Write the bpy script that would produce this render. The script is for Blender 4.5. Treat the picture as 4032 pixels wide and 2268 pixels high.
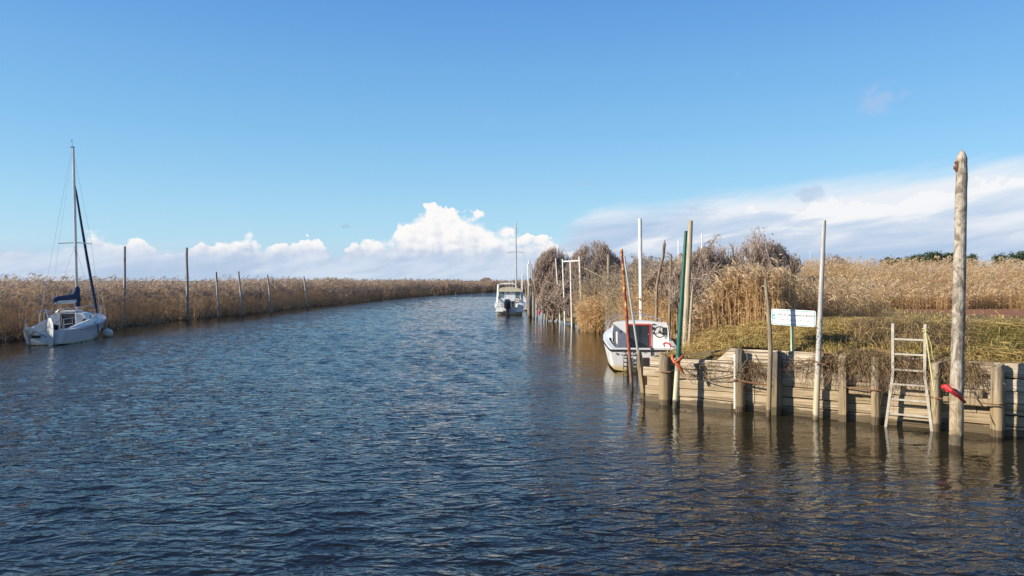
import bpy, bmesh, math, random
import numpy as np
from mathutils import Vector, Matrix, geometry
R = math.radians
S = bpy.context.scene
COL = S.collection
for o in list(bpy.data.objects): bpy.data.objects.remove(o)

# ------------------------------------------------------------------ camera
CAMZ, FPX, CX, HY = 2.7, 2912.0, 2016.0, 1105.0      # eye height (m), focal length in photo pixels, horizon row
cam_d = bpy.data.cameras.new('camera'); cam = bpy.data.objects.new('camera', cam_d); COL.objects.link(cam)
cam.location = (0, 0, CAMZ); cam.rotation_euler = (R(90), 0, 0)
cam_d.sensor_width = 36; cam_d.lens = 36*FPX/4032
cam_d.shift_y = -(1134-HY)/4032
cam_d.clip_start = .1; cam_d.clip_end = 9000
S.camera = cam

# ------------------------------------------------------------------ light
SUN_AZ, SUN_EL = R(-110), R(25)                    # azimuth from +Y, clockwise positive
sd = Vector((math.sin(SUN_AZ)*math.cos(SUN_EL), math.cos(SUN_AZ)*math.cos(SUN_EL), math.sin(SUN_EL)))
sl = bpy.data.lights.new('sun', 'SUN'); sl.energy = 5.0; sl.angle = R(.53); sl.color = (1, .90, .75)
so = bpy.data.objects.new('sun', sl); COL.objects.link(so); so.location = (-20, -10, 30)
so.rotation_euler = sd.to_track_quat('Z', 'Y').to_euler()
S.view_settings.view_transform = 'Standard'; S.view_settings.look = 'None'
S.view_settings.exposure = 0.62; S.view_settings.gamma = 1; S.view_settings.use_curve_mapping = False
S.cycles.max_bounces = 6; S.cycles.transparent_max_bounces = 6; S.cycles.caustics_reflective = False; S.cycles.caustics_refractive = False
S.cycles.use_denoising = True

SKY = .12
w = bpy.data.worlds.new('World'); S.world = w; w.use_nodes = True
w.cycles.sampling_method = 'MANUAL'; w.cycles.sample_map_resolution = 256
nt = w.node_tree; N = nt.nodes; LK = nt.links; N.clear()
def nd(t, **k):
    n = N.new(t)
    for a, b in k.items(): setattr(n, a, b)
    return n
def lk(a, b): LK.new(a, b)
def M(op, a, b=None, c=None, clamp=False):
    n = nd('ShaderNodeMath', operation=op, use_clamp=clamp)
    for i, q in enumerate((a, b, c)):
        if q is None: continue
        if isinstance(q, (int, float)): n.inputs[i].default_value = q
        else: lk(q, n.inputs[i])
    return n.outputs[0]
def SS(x, lo, hi):
    n = nd('ShaderNodeMapRange', interpolation_type='SMOOTHSTEP', clamp=True)
    lk(x, n.inputs[0])
    for i, q in ((1, lo), (2, hi)):
        if isinstance(q, (int, float)): n.inputs[i].default_value = q
        else: lk(q, n.inputs[i])
    return n.outputs[0]
def MIX(f, a, b):
    n = nd('ShaderNodeMix', data_type='RGBA')
    for s_, q in ((n.inputs[0], f), (n.inputs[6], a), (n.inputs[7], b)):
        if isinstance(q, (int, float)): s_.default_value = q
        elif isinstance(q, tuple): s_.default_value = (*q, 1) if len(q) == 3 else q
        else: lk(q, s_)
    return n.outputs[2]
def VEC(x, y, z=0.0):
    n = nd('ShaderNodeCombineXYZ')
    for i, q in enumerate((x, y, z)):
        if isinstance(q, (int, float)): n.inputs[i].default_value = q
        else: lk(q, n.inputs[i])
    return n.outputs[0]
def NOISE(vec, scale, detail=5, rough=.55, lac=2.0, dist=0):
    n = nd('ShaderNodeTexNoise', noise_dimensions='2D')
    lk(vec, n.inputs['Vector']); n.inputs['Scale'].default_value = scale; n.inputs['Detail'].default_value = detail
    n.inputs['Roughness'].default_value = rough; n.inputs['Lacunarity'].default_value = lac; n.inputs['Distortion'].default_value = dist
    return n.outputs[0]
def VORO(vec, scale, detail=3, rough=.5):
    n = nd('ShaderNodeTexVoronoi', voronoi_dimensions='2D', feature='F1')
    lk(vec, n.inputs['Vector']); n.inputs['Scale'].default_value = scale
    n.inputs['Detail'].default_value = detail; n.inputs['Roughness'].default_value = rough
    n.normalize = True
    return n.outputs['Distance']
sky = nd('ShaderNodeTexSky', sky_type='NISHITA', sun_disc=False, sun_elevation=SUN_EL, sun_rotation=SUN_AZ, altitude=0, air_density=1.0, dust_density=.35, ozone_density=1.3)
tc = nd('ShaderNodeTexCoord'); sx = nd('ShaderNodeSeparateXYZ'); lk(tc.outputs['Generated'], sx.inputs[0])
X_, Y_, Z_ = sx.outputs
az = M('ARCTAN2', X_, Y_)
hor = M('SQRT', M('ADD', M('MULTIPLY', X_, X_), M('MULTIPLY', Y_, Y_)))
el = M('DIVIDE', Z_, M('MAXIMUM', hor, 1e-4))
u = M('ADD', M('DIVIDE', az, 1.6), .5, clamp=True)
def profile(pts):                                   # cloud-top elevation against azimuth
    n = nd('ShaderNodeFloatCurve'); cv = n.mapping.curves[0]
    pp = []
    for px, py in pts:
        dx = px-CX
        pp.append((math.atan(dx/FPX)/1.6+.5, (HY-py)/math.hypot(FPX, dx)*5))
    cv.points[0].location = (0, pp[0][1]); cv.points[1].location = (1, pp[-1][1])
    for p in pp: cv.points.new(*p)
    for p in cv.points: p.handle_type = 'AUTO'
    n.mapping.update(); lk(u, n.inputs['Value'])
    return M('DIVIDE', n.outputs[0], 5)
h_cum = profile([(0,985),(150,968),(300,965),(350,930),(385,912),(430,932),(500,940),(545,932),(590,965),(640,990),(740,985),(790,950),(850,965),(960,940),(1005,932),(1030,985),(1120,980),(1165,948),(1260,965),(1300,1005),(1380,970),(1440,940),(1510,935),(1560,898),(1630,850),(1690,815),(1760,806),(1820,838),(1870,836),(1930,872),(1990,908),(2060,920),(2120,925),(2190,960),(2260,1020),(2400,1060),(2800,1075),(4032,1080)])
h_veil = profile([(0,1090),(1500,1080),(2100,990),(2230,900),(2290,838),(2400,795),(2650,765),(2900,735),(3200,710),(3500,668),(3800,628),(4032,595)])
cv3 = VEC(M('MULTIPLY', az, 1.0), M('MULTIPLY', el, 1.25), 3.7)
puff = M('SUBTRACT', 1.0, VORO(cv3, 30, 2.5, .55))
fbm = NOISE(cv3, 30, 7, .6)
bulge = M('ADD', M('MULTIPLY', M('SUBTRACT', puff, .62), .052), M('MULTIPLY', M('SUBTRACT', fbm, .5), .04))
d_c = M('SUBTRACT', M('ADD', M('SUBTRACT', h_cum, .004), bulge), el)
soft = NOISE(cv3, 9, 3)
m_c = SS(d_c, 0.0, M('ADD', .0015, M('MULTIPLY', SS(soft, .42, .62), .016)))
# body brightness: puff relief, brighter near the sunlit top left, grey base
cvs = VEC(M('ADD', az, -.006), M('ADD', M('MULTIPLY', el, 1.25), .007), 3.7)
puff2 = M('SUBTRACT', 1.0, VORO(cvs, 30, 2.5, .55))
rel = M('MULTIPLY', M('SUBTRACT', puff, puff2), 1.9)
depth = SS(d_c, .0, .055)
lit = M('ADD', M('SUBTRACT', M('ADD', .95, M('MULTIPLY', rel, .75)), M('ADD', M('MULTIPLY', depth, .18), M('MULTIPLY', SS(el, .062, .022), .55))), M('MULTIPLY', M('SUBTRACT', fbm, .5), .30), clamp=True)
k = 1/SKY
def C(r, g, b): return (r*k*.66, g*k*.66, b*k*.66)
c_cum = MIX(SS(lit, .05, .95), C(.50, .60, .76), C(.97, .95, .94))
# stratiform veil on the right: soft edge, streaks of grey and white
sv = VEC(M('MULTIPLY', M('ADD', az, M('MULTIPLY', el, -1.2)), 1.0), M('MULTIPLY', M('SUBTRACT', el, M('MULTIPLY', az, .10)), 4.2), 9.1)
streak = NOISE(sv, 6.5, 7, .57, 2.1, .35)
d_v = M('SUBTRACT', M('ADD', h_veil, M('MULTIPLY', M('SUBTRACT', NOISE(sv, 9, 6, .6), .5), .035)), el)
m_v = M('MULTIPLY', SS(d_v, -.004, .03), M('ADD', .84, M('MULTIPLY', .16, SS(streak, .3, .6))))
hgt = SS(el, .02, .14)
grey = M('ADD', M('ADD', M('MULTIPLY', streak, 1.9), -.60), M('MULTIPLY', hgt, .85), clamp=True)
c_v = MIX(grey, C(.36, .49, .72), C(.82, .86, .92))
# a thin detached crest line of bright cumulus edges inside the veil
crest = M('MULTIPLY', SS(M('SUBTRACT', M('ADD', M('ADD', .073, M('MULTIPLY', M('SUBTRACT', az, .25), .10)), M('MULTIPLY', bulge, 1.25)), el), -.001, .003),
          SS(M('SUBTRACT', M('ADD', M('ADD', .052, M('MULTIPLY', M('SUBTRACT', az, .25), .10)), M('MULTIPLY', bulge, .5)), el), .012, -.006))
crest = M('MULTIPLY', M('MULTIPLY', crest, SS(streak, .44, .62)), .75)
# low bluish stratus belt to the horizon
m_b = M('MULTIPLY', SS(M('SUBTRACT', M('ADD', .052, M('MULTIPLY', M('SUBTRACT', streak, .5), .05)), el), -.008, .035), .9)
c_b = MIX(SS(streak, .35, .68), C(.44, .57, .76), C(.64, .73, .86))
# a few thin scud patches higher up
scud = M('MULTIPLY', SS(NOISE(VEC(M('MULTIPLY', az, 1.0), M('MULTIPLY', el, 1.6), 1.3), 7.5, 6, .62), .66, .80), .22)
tint = nd('ShaderNodeHueSaturation'); tint.inputs['Saturation'].default_value = 1.12; tint.inputs['Value'].default_value = 1.0
lk(sky.outputs[0], tint.inputs['Color'])
ramp = nd('ShaderNodeValToRGB'); lk(M('ARCTANGENT', M('MAXIMUM', el, 0.0)), ramp.inputs[0]); cr_ = ramp.color_ramp
for i_, (p_, c_) in enumerate(((0,(.42,.66,.87)),(.09,(.315,.61,.86)),(.19,(.20,.50,.83)),(.37,(.095,.31,.74)),(.62,(.040,.150,.45)),(1,(.030,.110,.34)))):
    e_ = cr_.elements[i_] if i_ < 2 else cr_.elements.new(p_)
    e_.position = p_; e_.color = (*c_, 1)
grad = MIX(1.0, ramp.outputs[0], C(1, 1, 1)); grad.node.blend_type = 'MULTIPLY'
base = MIX(.80, tint.outputs[0], grad)
def patch(px, py, rx, ry, f):                       # a single wisp of cloud
    a0 = math.atan((px-CX)/FPX); e0 = (HY-py)/math.hypot(FPX, px-CX)
    q_ = M('ADD', M('POWER', M('DIVIDE', M('ABSOLUTE', M('SUBTRACT', az, a0)), rx), 2.0), M('POWER', M('DIVIDE', M('ABSOLUTE', M('SUBTRACT', el, e0)), ry), 2.0))
    return M('MULTIPLY', SS(M('ADD', q_, M('MULTIPLY', M('SUBTRACT', fbm, .5), 4.5)), 1.0, -.3), f)
c = MIX(M('MULTIPLY', scud, .5), base, C(.62, .68, .80))
c = MIX(patch(3470, 385, .032, .022, .26), c, C(.62, .60, .74))
c = MIX(patch(2310, 725, .018, .006, .22), c, C(.40, .52, .70))
c = MIX(patch(1365, 892, .006, .003, .5), c, C(.36, .50, .66))
c = MIX(m_v, c, c_v)
c = MIX(crest, c, C(.93, .93, .94))
c = MIX(patch(3190, 765, .026, .011, .5), c, C(.42, .53, .72))
c = MIX(patch(2745, 820, .012, .007, .5), c, C(.45, .56, .75))
c = MIX(m_c, c, c_cum)
lowfade = MIX(M('MULTIPLY', m_b, SS(el, .075, .02)), c, c_b)
bg = nd('ShaderNodeBackground'); lk(lowfade, bg.inputs[0]); bg.inputs[1].default_value = SKY
out = nd('ShaderNodeOutputWorld'); lk(bg.outputs[0], out.inputs[0])

# ------------------------------------------------------------------ helpers
def P(px, py, d):                                   # a point of the place: photo column/row at distance d
    return Vector(((px-CX)/FPX*d, d, CAMZ-(py-HY)/FPX*d))
def W(px, py, z=0.0):                               # where that sight line meets height z
    return P(px, py, (CAMZ-z)*FPX/(py-HY))
def tag(o, label=None, cat=None, group=None, kind=None):
    for k_, v_ in (('label', label), ('category', cat), ('group', group), ('kind', kind)):
        if v_: o[k_] = v_
    return o
def thing(name, label, cat, loc=(0,0,0), rz=0.0, group=None):
    o = bpy.data.objects.new(name, None); COL.objects.link(o); o.empty_display_size = .2
    o.location = loc; o.rotation_euler = (0, 0, rz)
    return tag(o, label, cat, group)
def rootloc(o):
    while o.parent: o = o.parent
    return Vector(o.location)
def link(name, me, mat, parent=None):
    o = bpy.data.objects.new(name, me); COL.objects.link(o)
    if mat and not me.materials: me.materials.append(mat)
    o.parent = parent
    return o
class MB:
    def __init__(s): s.v = []; s.f = []
    def add(s, vs, fs):
        b = len(s.v); s.v += [tuple(q) for q in vs]; s.f += [tuple(i+b for i in f) for f in fs]; return s
    def box(s, c, size, rot=None, rz=0.0):
        hx, hy, hz = (q/2 for q in size); c = Vector(c)
        m = rot if rot is not None else Matrix.Rotation(rz, 3, 'Z')
        vs = [c + m @ Vector((x*hx, y*hy, z*hz)) for z in (-1, 1) for x, y in ((-1,-1),(1,-1),(1,1),(-1,1))]
        return s.add(vs, [(3,2,1,0),(4,5,6,7),(0,1,5,4),(1,2,6,5),(2,3,7,6),(3,0,4,7)])
    def tube(s, pts, rad, n=8, cap=True, jit=0.0, rng=None, flat=None):
        pts = [Vector(p) for p in pts]; m = len(pts)
        if isinstance(rad, (int, float)): rad = [rad]*m
        t0 = (pts[1]-pts[0]).normalized()
        a = t0.orthogonal().normalized() if abs(t0.z) < .9 else (Vector((1,0,0))-t0*t0.x).normalized()
        vs = []
        for i, p in enumerate(pts):
            t = (pts[min(i+1, m-1)]-pts[max(i-1, 0)]).normalized()
            a = (a-t*a.dot(t)).normalized(); b = t.cross(a)
            for j in range(n):
                th = 2*math.pi*j/n; r = rad[i]*(1+(rng.uniform(-jit, jit) if jit else 0))
                ca, cb = math.cos(th), math.sin(th)*(flat or 1)
                vs.append(p+(a*ca+b*cb)*r)
        fs = [(i*n+j, i*n+(j+1)%n, (i+1)*n+(j+1)%n, (i+1)*n+j) for i in range(m-1) for j in range(n)]
        if cap: fs += [tuple(range(n-1, -1, -1)), tuple((m-1)*n+j for j in range(n))]
        return s.add(vs, fs)
    def loft(s, rings, closed=False, cap0=False, cap1=False):
        n = len(rings[0]); vs = [q for r in rings for q in r]
        jn = n if closed else n-1
        fs = [(i*n+j, i*n+(j+1)%n, (i+1)*n+(j+1)%n, (i+1)*n+j) for i in range(len(rings)-1) for j in range(jn)]
        if cap0: fs.append(tuple(range(n-1, -1, -1)))
        if cap1: fs.append(tuple((len(rings)-1)*n+j for j in range(n)))
        return s.add(vs, fs)
    def sphere(s, c, r, nu=14, nv=9, sz=1.0):
        rings = [[(c[0]+r*math.sin(math.pi*i/nv)*math.cos(2*math.pi*j/nu), c[1]+r*math.sin(math.pi*i/nv)*math.sin(2*math.pi*j/nu), c[2]-r*sz*math.cos(math.pi*i/nv)) for j in range(nu)] for i in range(nv+1)]
        return s.loft(rings, closed=True)
    def torus(s, c, rr, r, axis, n=20, m=6, arc=2*math.pi, a0=0):
        q = Vector(axis).normalized().to_track_quat('Z', 'Y'); c = Vector(c)
        full = abs(arc-2*math.pi) < 1e-6
        pts = [c+q @ Vector((rr*math.cos(a0+arc*i/n), rr*math.sin(a0+arc*i/n), 0)) for i in range(n+1)]
        return s.tube(pts, r, m, cap=not full)
    def build(s, name, mat, parent=None, world=False, loc=None, smooth=True, sharp=40, bevel=0, flip=False):
        off = rootloc(parent) if (world and parent) else (Vector(loc) if loc is not None else Vector((0,0,0)))
        me = bpy.data.meshes.new(name)
        me.from_pydata([(x-off.x, y-off.y, z-off.z) for x, y, z in s.v], [], s.f)
        bm = bmesh.new(); bm.from_mesh(me)
        bmesh.ops.remove_doubles(bm, verts=bm.verts, dist=1e-5)
        bmesh.ops.recalc_face_normals(bm, faces=bm.faces)
        bm.to_mesh(me); bm.free()
        if smooth:
            me.polygons.foreach_set('use_smooth', [True]*len(me.polygons)); me.set_sharp_from_angle(angle=R(sharp))
        o = link(name, me, mat, parent)
        if loc is not None and parent is None: o.location = off
        if bevel:
            b = o.modifiers.new('bevel', 'BEVEL'); b.width = bevel; b.segments = 2; b.limit_method = 'ANGLE'; b.angle_limit = R(50)
        return o
def np_obj(name, V, quads, tris, attrs, mat, parent=None, loc=(0,0,0), smooth=False):
    V = np.asarray(V, dtype=np.float64)-np.asarray(loc)
    me = bpy.data.meshes.new(name)
    nq, n3 = len(quads), len(tris)
    me.vertices.add(len(V)); me.vertices.foreach_set('co', V.astype(np.float32).ravel())
    li = np.concatenate([np.asarray(quads, dtype=np.int64).ravel(), np.asarray(tris, dtype=np.int64).ravel()]).astype(np.int32)
    me.loops.add(len(li)); me.loops.foreach_set('vertex_index', li)
    me.polygons.add(nq+n3)
    st = np.concatenate([np.arange(nq)*4, nq*4+np.arange(n3)*3]).astype(np.int32)
    me.polygons.foreach_set('loop_start', st)
    me.update(calc_edges=True); me.validate()
    for k_, a in attrs.items():
        at = me.attributes.new(k_, 'FLOAT', 'POINT'); at.data.foreach_set('value', np.asarray(a, dtype=np.float32))
    if smooth: me.polygons.foreach_set('use_smooth', [True]*len(me.polygons))
    o = link(name, me, mat, parent)
    if parent is None: o.location = loc
    return o

def vnoise(x, y, s, seed=0):
    xs, ys = np.asarray(x)*s+seed*7.31, np.asarray(y)*s+seed*3.17
    i, j = np.floor(xs), np.floor(ys); f, g = xs-i, ys-j; f = f*f*(3-2*f); g = g*g*(3-2*g)
    h = lambda a, b: np.modf(np.abs(np.sin(a*127.1+b*311.7+seed*17.3)*43758.5453))[0]
    return (h(i,j)*(1-f)+h(i+1,j)*f)*(1-g)+(h(i,j+1)*(1-f)+h(i+1,j+1)*f)*g

# ------------------------------------------------------------------ materials
class NT:
    def __init__(s, name):
        s.m = bpy.data.materials.new(name); s.m.use_nodes = True; s.t = s.m.node_tree; s.n = s.t.nodes
        s.b = s.n['Principled BSDF']; s.o = s.n['Material Output']
    def nd(s, t, **k):
        n = s.n.new(t)
        for a, b in k.items(): setattr(n, a, b)
        return n
    def set(s, sock, q):
        if isinstance(q, (int, float)): sock.default_value = q
        elif isinstance(q, tuple): sock.default_value = (*q, 1) if (len(q) == 3 and sock.type == 'RGBA') else q
        else: s.t.links.new(q, sock)
    def math(s, op, a, b=None, c=None, clamp=False):
        n = s.nd('ShaderNodeMath', operation=op, use_clamp=clamp)
        for i, q in enumerate((a, b, c)):
            if q is not None: s.set(n.inputs[i], q)
        return n.outputs[0]
    def ss(s, x, lo, hi):
        n = s.nd('ShaderNodeMapRange', interpolation_type='SMOOTHSTEP', clamp=True); s.set(n.inputs[0], x); s.set(n.inputs[1], lo); s.set(n.inputs[2], hi); return n.outputs[0]
    def mix(s, f, a, b, blend='MIX'):
        n = s.nd('ShaderNodeMix', data_type='RGBA', blend_type=blend); s.set(n.inputs[0], f); s.set(n.inputs[6], a); s.set(n.inputs[7], b); return n.outputs[2]
    def coord(s, kind='Object', scale=(1,1,1)):
        t = s.nd('ShaderNodeTexCoord'); m = s.nd('ShaderNodeMapping'); m.inputs['Scale'].default_value = scale
        s.t.links.new(t.outputs[kind], m.inputs[0]); return m.outputs[0]
    def pos(s, scale=(1,1,1), rz=0.0):
        t = s.nd('ShaderNodeNewGeometry'); m = s.nd('ShaderNodeMapping'); m.inputs['Scale'].default_value = scale; m.inputs['Rotation'].default_value = (0, 0, rz)
        s.t.links.new(t.outputs['Position'], m.inputs[0]); return m.outputs[0]
    def zpos(s):
        t = s.nd('ShaderNodeNewGeometry'); q = s.nd('ShaderNodeSeparateXYZ'); s.t.links.new(t.outputs['Position'], q.inputs[0]); return q.outputs[2]
    def noise(s, vec, scale, detail=4, rough=.55, dist=0, fac=True):
        n = s.nd('ShaderNodeTexNoise'); s.set(n.inputs['Vector'], vec); n.inputs['Scale'].default_value = scale; n.inputs['Detail'].default_value = detail
        n.inputs['Roughness'].default_value = rough; n.inputs['Distortion'].default_value = dist; return n.outputs[0]
    def bump(s, h, strength=.5, dist=.01, normal=None):
        n = s.nd('ShaderNodeBump'); n.inputs['Strength'].default_value = strength; n.inputs['Distance'].default_value = dist; s.set(n.inputs['Height'], h)
        if normal is not None: s.set(n.inputs['Normal'], normal)
        return n.outputs[0]
    def attr(s, name):
        n = s.nd('ShaderNodeAttribute', attribute_name=name); return n.outputs['Fac']
    def fin(s, col, rough=.6, normal=None, metal=0.0, spec=None):
        s.set(s.b.inputs['Base Color'], col); s.set(s.b.inputs['Roughness'], rough); s.set(s.b.inputs['Metallic'], metal)
        if spec is not None: s.set(s.b.inputs['Specular IOR Level'], spec)
        if normal is not None: s.set(s.b.inputs['Normal'], normal)
        return s.m
def plain(name, c1, c2, rough=.5, scale=6, metal=0.0, bump=.15, stretch=(1,1,1), spec=None):
    t = NT(name); v = t.coord('Object', stretch); n = t.noise(v, scale, 5, .6)
    return t.fin(t.mix(t.ss(n, .3, .7), c1, c2), rough, t.bump(n, bump, .01) if bump else None, metal, spec)
def wood(name, pale, dark, stretch=(26,26,1.6), wet=True, wetcol=(.085,.062,.034), bump=.8, tone=None):
    t = NT(name); v = t.coord('Object', stretch); g = t.noise(v, 1.0, 6, .62, .4)
    v2 = t.coord('Object'); b = t.noise(v2, 1.7, 4, .6); ri = t.nd('ShaderNodeObjectInfo').outputs['Random']
    crack = t.ss(t.noise(v, .55, 3, .5, .6), .58, .66)
    f = t.math('ADD', t.ss(g, .30, .70), t.math('MULTIPLY', t.math('SUBTRACT', b, .5), .9), clamp=True)
    f = t.math('ADD', f, t.math('MULTIPLY', t.math('SUBTRACT', ri, .5), .35), clamp=True)
    c = t.mix(f, dark, pale)
    c = t.mix(t.math('MULTIPLY', crack, .75), c, (dark[0]*.3, dark[1]*.3, dark[2]*.3))
    if wet:
        z = t.zpos(); zz = t.math('ADD', z, t.math('MULTIPLY', t.math('SUBTRACT', b, .5), .22))
        c = t.mix(t.ss(zz, .95, .45), c, t.mix(.5, c, tone or (.30,.215,.105)))
        c = t.mix(t.math('MULTIPLY', t.ss(zz, .15, .11), .85), c, wetcol)
        rough = t.math('ADD', .45, t.math('MULTIPLY', t.ss(zz, .1, .2), .4))
    else: rough = .85
    h = t.math('SUBTRACT', g, crack)
    return t.fin(c, rough, t.bump(h, bump, .012), 0, .3)
WOODG = wood('weathered_grey_wood', (.36,.29,.205), (.17,.132,.09))
WOODP = wood('pale_plank_wood', (.64,.545,.42), (.30,.235,.16), stretch=(1.1,18,24), tone=(.27,.19,.09))
WOODD = wood('dark_timber', (.21,.18,.145), (.09,.078,.062))
WOODY = wood('yellow_pole_wood', (.47,.415,.31), (.31,.265,.18))
WOODB = wood('brown_stake_wood', (.30,.24,.175), (.14,.108,.078))
def barkless(name):                                 # adzed pale trunk with chips and knots
    t = NT(name); v = t.coord('Object', (7,7,5)); n = t.noise(v, 1, 5, .65, .8); g = t.noise(t.coord('Object', (40,40,1.5)), 1, 4, .6)
    c = t.mix(t.ss(n, .38, .62), (.16,.135,.105), (.43,.38,.315)); c = t.mix(t.math('MULTIPLY', t.ss(g, .6, .72), .6), c, (.12,.095,.07))
    z = t.zpos(); zz = t.math('ADD', z, t.math('MULTIPLY', t.math('SUBTRACT', n, .5), .15))
    c = t.mix(t.ss(zz, 1.3, .5), c, t.mix(.45, c, (.36,.26,.13))); c = t.mix(t.math('MULTIPLY', t.ss(zz, .2, .15), .8), c, (.06,.048,.032))
    return t.fin(c, .85, t.bump(t.math('ADD', n, t.math('MULTIPLY', g, .5)), .9, .03), 0, .3)
TRUNK = barkless('adzed_trunk')
GEL = plain('white_gelcoat', (.74,.74,.73), (.66,.66,.65), .28, 3, bump=.02)
def hullmat(name, c1, c2, stain, ztop=.14):
    t = NT(name); n = t.noise(t.coord('Object', (2,2,.7)), 2.2, 5, .6); z = t.zpos()
    zz = t.math('ADD', z, t.math('MULTIPLY', t.math('SUBTRACT', n, .5), .16))
    c = t.mix(t.ss(n, .35, .7), c1, c2)
    c = t.mix(t.math('MULTIPLY', t.ss(zz, ztop*1.8, ztop*.5), .85), c, stain)
    c = t.mix(t.ss(zz, .035, .015), c, (.07,.055,.035))
    return t.fin(c, .3, None)
HULLW = hullmat('white_hull_stained', (.74,.74,.73), (.66,.65,.62), (.60,.43,.14))
HULLG = hullmat('pale_hull', (.66,.67,.68), (.58,.59,.60), (.58,.50,.33), .08)
NAVY = plain('navy_canvas', (.018,.03,.075), (.03,.045,.10), .85, 9, bump=.5)
DARK = plain('dark_void', (.02,.02,.022), (.035,.035,.04), .5, 4, bump=0)
BLACK = plain('black_rubber', (.02,.02,.021), (.04,.04,.04), .6, 8, bump=.1)
ALU = plain('aluminium', (.58,.58,.58), (.44,.44,.44), .42, 5, metal=.5, bump=.05, stretch=(1,1,.3))
WHITEP = plain('white_pipe_paint', (.78,.77,.74), (.64,.62,.57), .45, 4, bump=.1)
STEEL = plain('stainless_steel', (.75,.75,.76), (.6,.6,.61), .25, 6, metal=.9, bump=0)
RUBG = plain('grey_engine_plastic', (.36,.36,.35), (.26,.26,.25), .4, 5, bump=0)
CREAM = plain('cream_plastic', (.66,.61,.48), (.56,.50,.38), .4, 5, bump=0)
REDP = plain('red_paint', (.50,.035,.035), (.40,.03,.03), .4, 5, bump=0)
REDH = plain('red_hose', (.62,.035,.04), (.48,.03,.03), .45, 9, bump=.1)
ORANGE = plain('orange_hose', (.55,.14,.035), (.40,.09,.03), .5, 9, bump=.2)
ROPEY = plain('yellow_green_rope', (.55,.52,.22), (.42,.38,.18), .8, 30, bump=.5)
ROPEG = plain('grey_rope', (.40,.36,.30), (.28,.25,.2), .85, 30, bump=.5)
RUST = plain('rusty_iron', (.24,.11,.05), (.13,.065,.035), .8, 12, bump=.6)
CABLE = plain('brown_cable', (.16,.12,.085), (.1,.075,.05), .7, 12, bump=.3)
SAILW = plain('white_sailcloth', (.72,.72,.70), (.62,.62,.60), .8, 6, bump=.3)
CANV = plain('beige_canvas', (.62,.57,.44), (.48,.42,.29), .8, 5, bump=.2)
BUOY = hullmat('buoy_plastic', (.72,.71,.66), (.62,.60,.54), (.50,.44,.30), .1)
def glassm(name, c):
    t = NT(name); return t.fin(c, .06, None, 0, .6)
GLASS = glassm('tinted_glass', (.03,.04,.05)); GLASSG = glassm('pale_window', (.12,.20,.21))
def rustred():
    t = NT('rusty_red_pole'); n = t.noise(t.coord('Object', (14,14,7)), 1, 5, .65); z = t.zpos()
    c = t.mix(t.ss(n, .42, .55), (.20,.035,.02), (.33,.085,.04))
    up = t.math('MULTIPLY', t.ss(z, 1.75, 2.1), t.ss(n, .50, .56))
    c = t.mix(up, c, t.mix(t.ss(n, .56, .66), (.62,.33,.05), (.70,.66,.52)))
    c = t.mix(t.ss(z, 1.0, .7), c, t.mix(t.ss(n, .4, .6), (.14,.085,.06), (.24,.15,.10)))
    c = t.mix(t.ss(z, .25, .1), c, (.05,.04,.03))
    return t.fin(c, .7, t.bump(n, .6, .006))
RUSTRED = rustred()
def greenp():
    t = NT('green_painted_pole'); n = t.noise(t.coord('Object', (20,20,6)), 1, 5, .65); z = t.zpos()
    c = t.mix(t.ss(n, .35, .65), (.010,.085,.062), (.018,.125,.088)); c = t.mix(t.ss(n, .70, .73), c, (.5,.52,.48))
    zz = t.math('ADD', z, t.math('MULTIPLY', t.math('SUBTRACT', n, .5), .12))
    c = t.mix(t.ss(zz, 1.12, 1.0), c, (.26,.29,.23)); c = t.mix(t.ss(zz, .82, .74), c, t.mix(n, (.50,.44,.29), (.58,.52,.37)))
    c = t.mix(t.ss(zz, .2, .14), c, (.07,.06,.035))
    return t.fin(c, .42, t.bump(n, .15, .004))
GREENP = greenp()
def whitepole():
    t = NT('scuffed_white_pole'); n = t.noise(t.coord('Object', (9,9,3)), 1, 5, .65); z = t.zpos(); s2 = t.noise(t.coord('Object', (30,30,16)), 1, 3, .6, .8)
    c = t.mix(t.ss(n, .35, .65), (.33,.32,.305), (.45,.44,.415))
    band = t.math('MULTIPLY', t.ss(z, 1.28, 1.4), t.ss(z, 2.0, 1.85)); c = t.mix(t.math('MULTIPLY', band, t.ss(s2, .54, .60)), c, (.03,.03,.03))
    zz = t.math('ADD', z, t.math('MULTIPLY', t.math('SUBTRACT', n, .5), .2))
    c = t.mix(t.math('MULTIPLY', t.ss(zz, 1.2, .6), .8), c, (.50,.42,.26)); c = t.mix(t.ss(zz, .12, .05), c, (.14,.11,.06))
    return t.fin(c, .45, t.bump(n, .1, .004))
WPOLE = whitepole()
def reedmat(name, a, b, pl, trans=.3, rough=.7):
    t = NT(name); ti = t.attr('tint'); pu = t.attr('plume')
    c = t.mix(ti, a, b); c = t.mix(pu, c, t.mix(ti, (pl[0]*.75, pl[1]*.75, pl[2]*.75), pl))
    t.fin(c, rough, None, 0, .25)
    tr = t.nd('ShaderNodeBsdfTranslucent'); t.set(tr.inputs[0], c)
    mx = t.nd('ShaderNodeMixShader'); mx.inputs[0].default_value = trans
    t.t.links.new(t.b.outputs[0], mx.inputs[1]); t.t.links.new(tr.outputs[0], mx.inputs[2]); t.t.links.new(mx.outputs[0], t.o.inputs[0])
    return t.m
REEDL = reedmat('reed_brown', (.52,.38,.245), (.86,.67,.47), (.52,.42,.34), .5)
REEDR = reedmat('reed_gold', (.56,.39,.20), (.88,.67,.39), (.76,.58,.37), .45)
REEDK = reedmat('reed_grey_stalks', (.38,.30,.20), (.68,.54,.37), (.5,.4,.29), .4)
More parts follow.
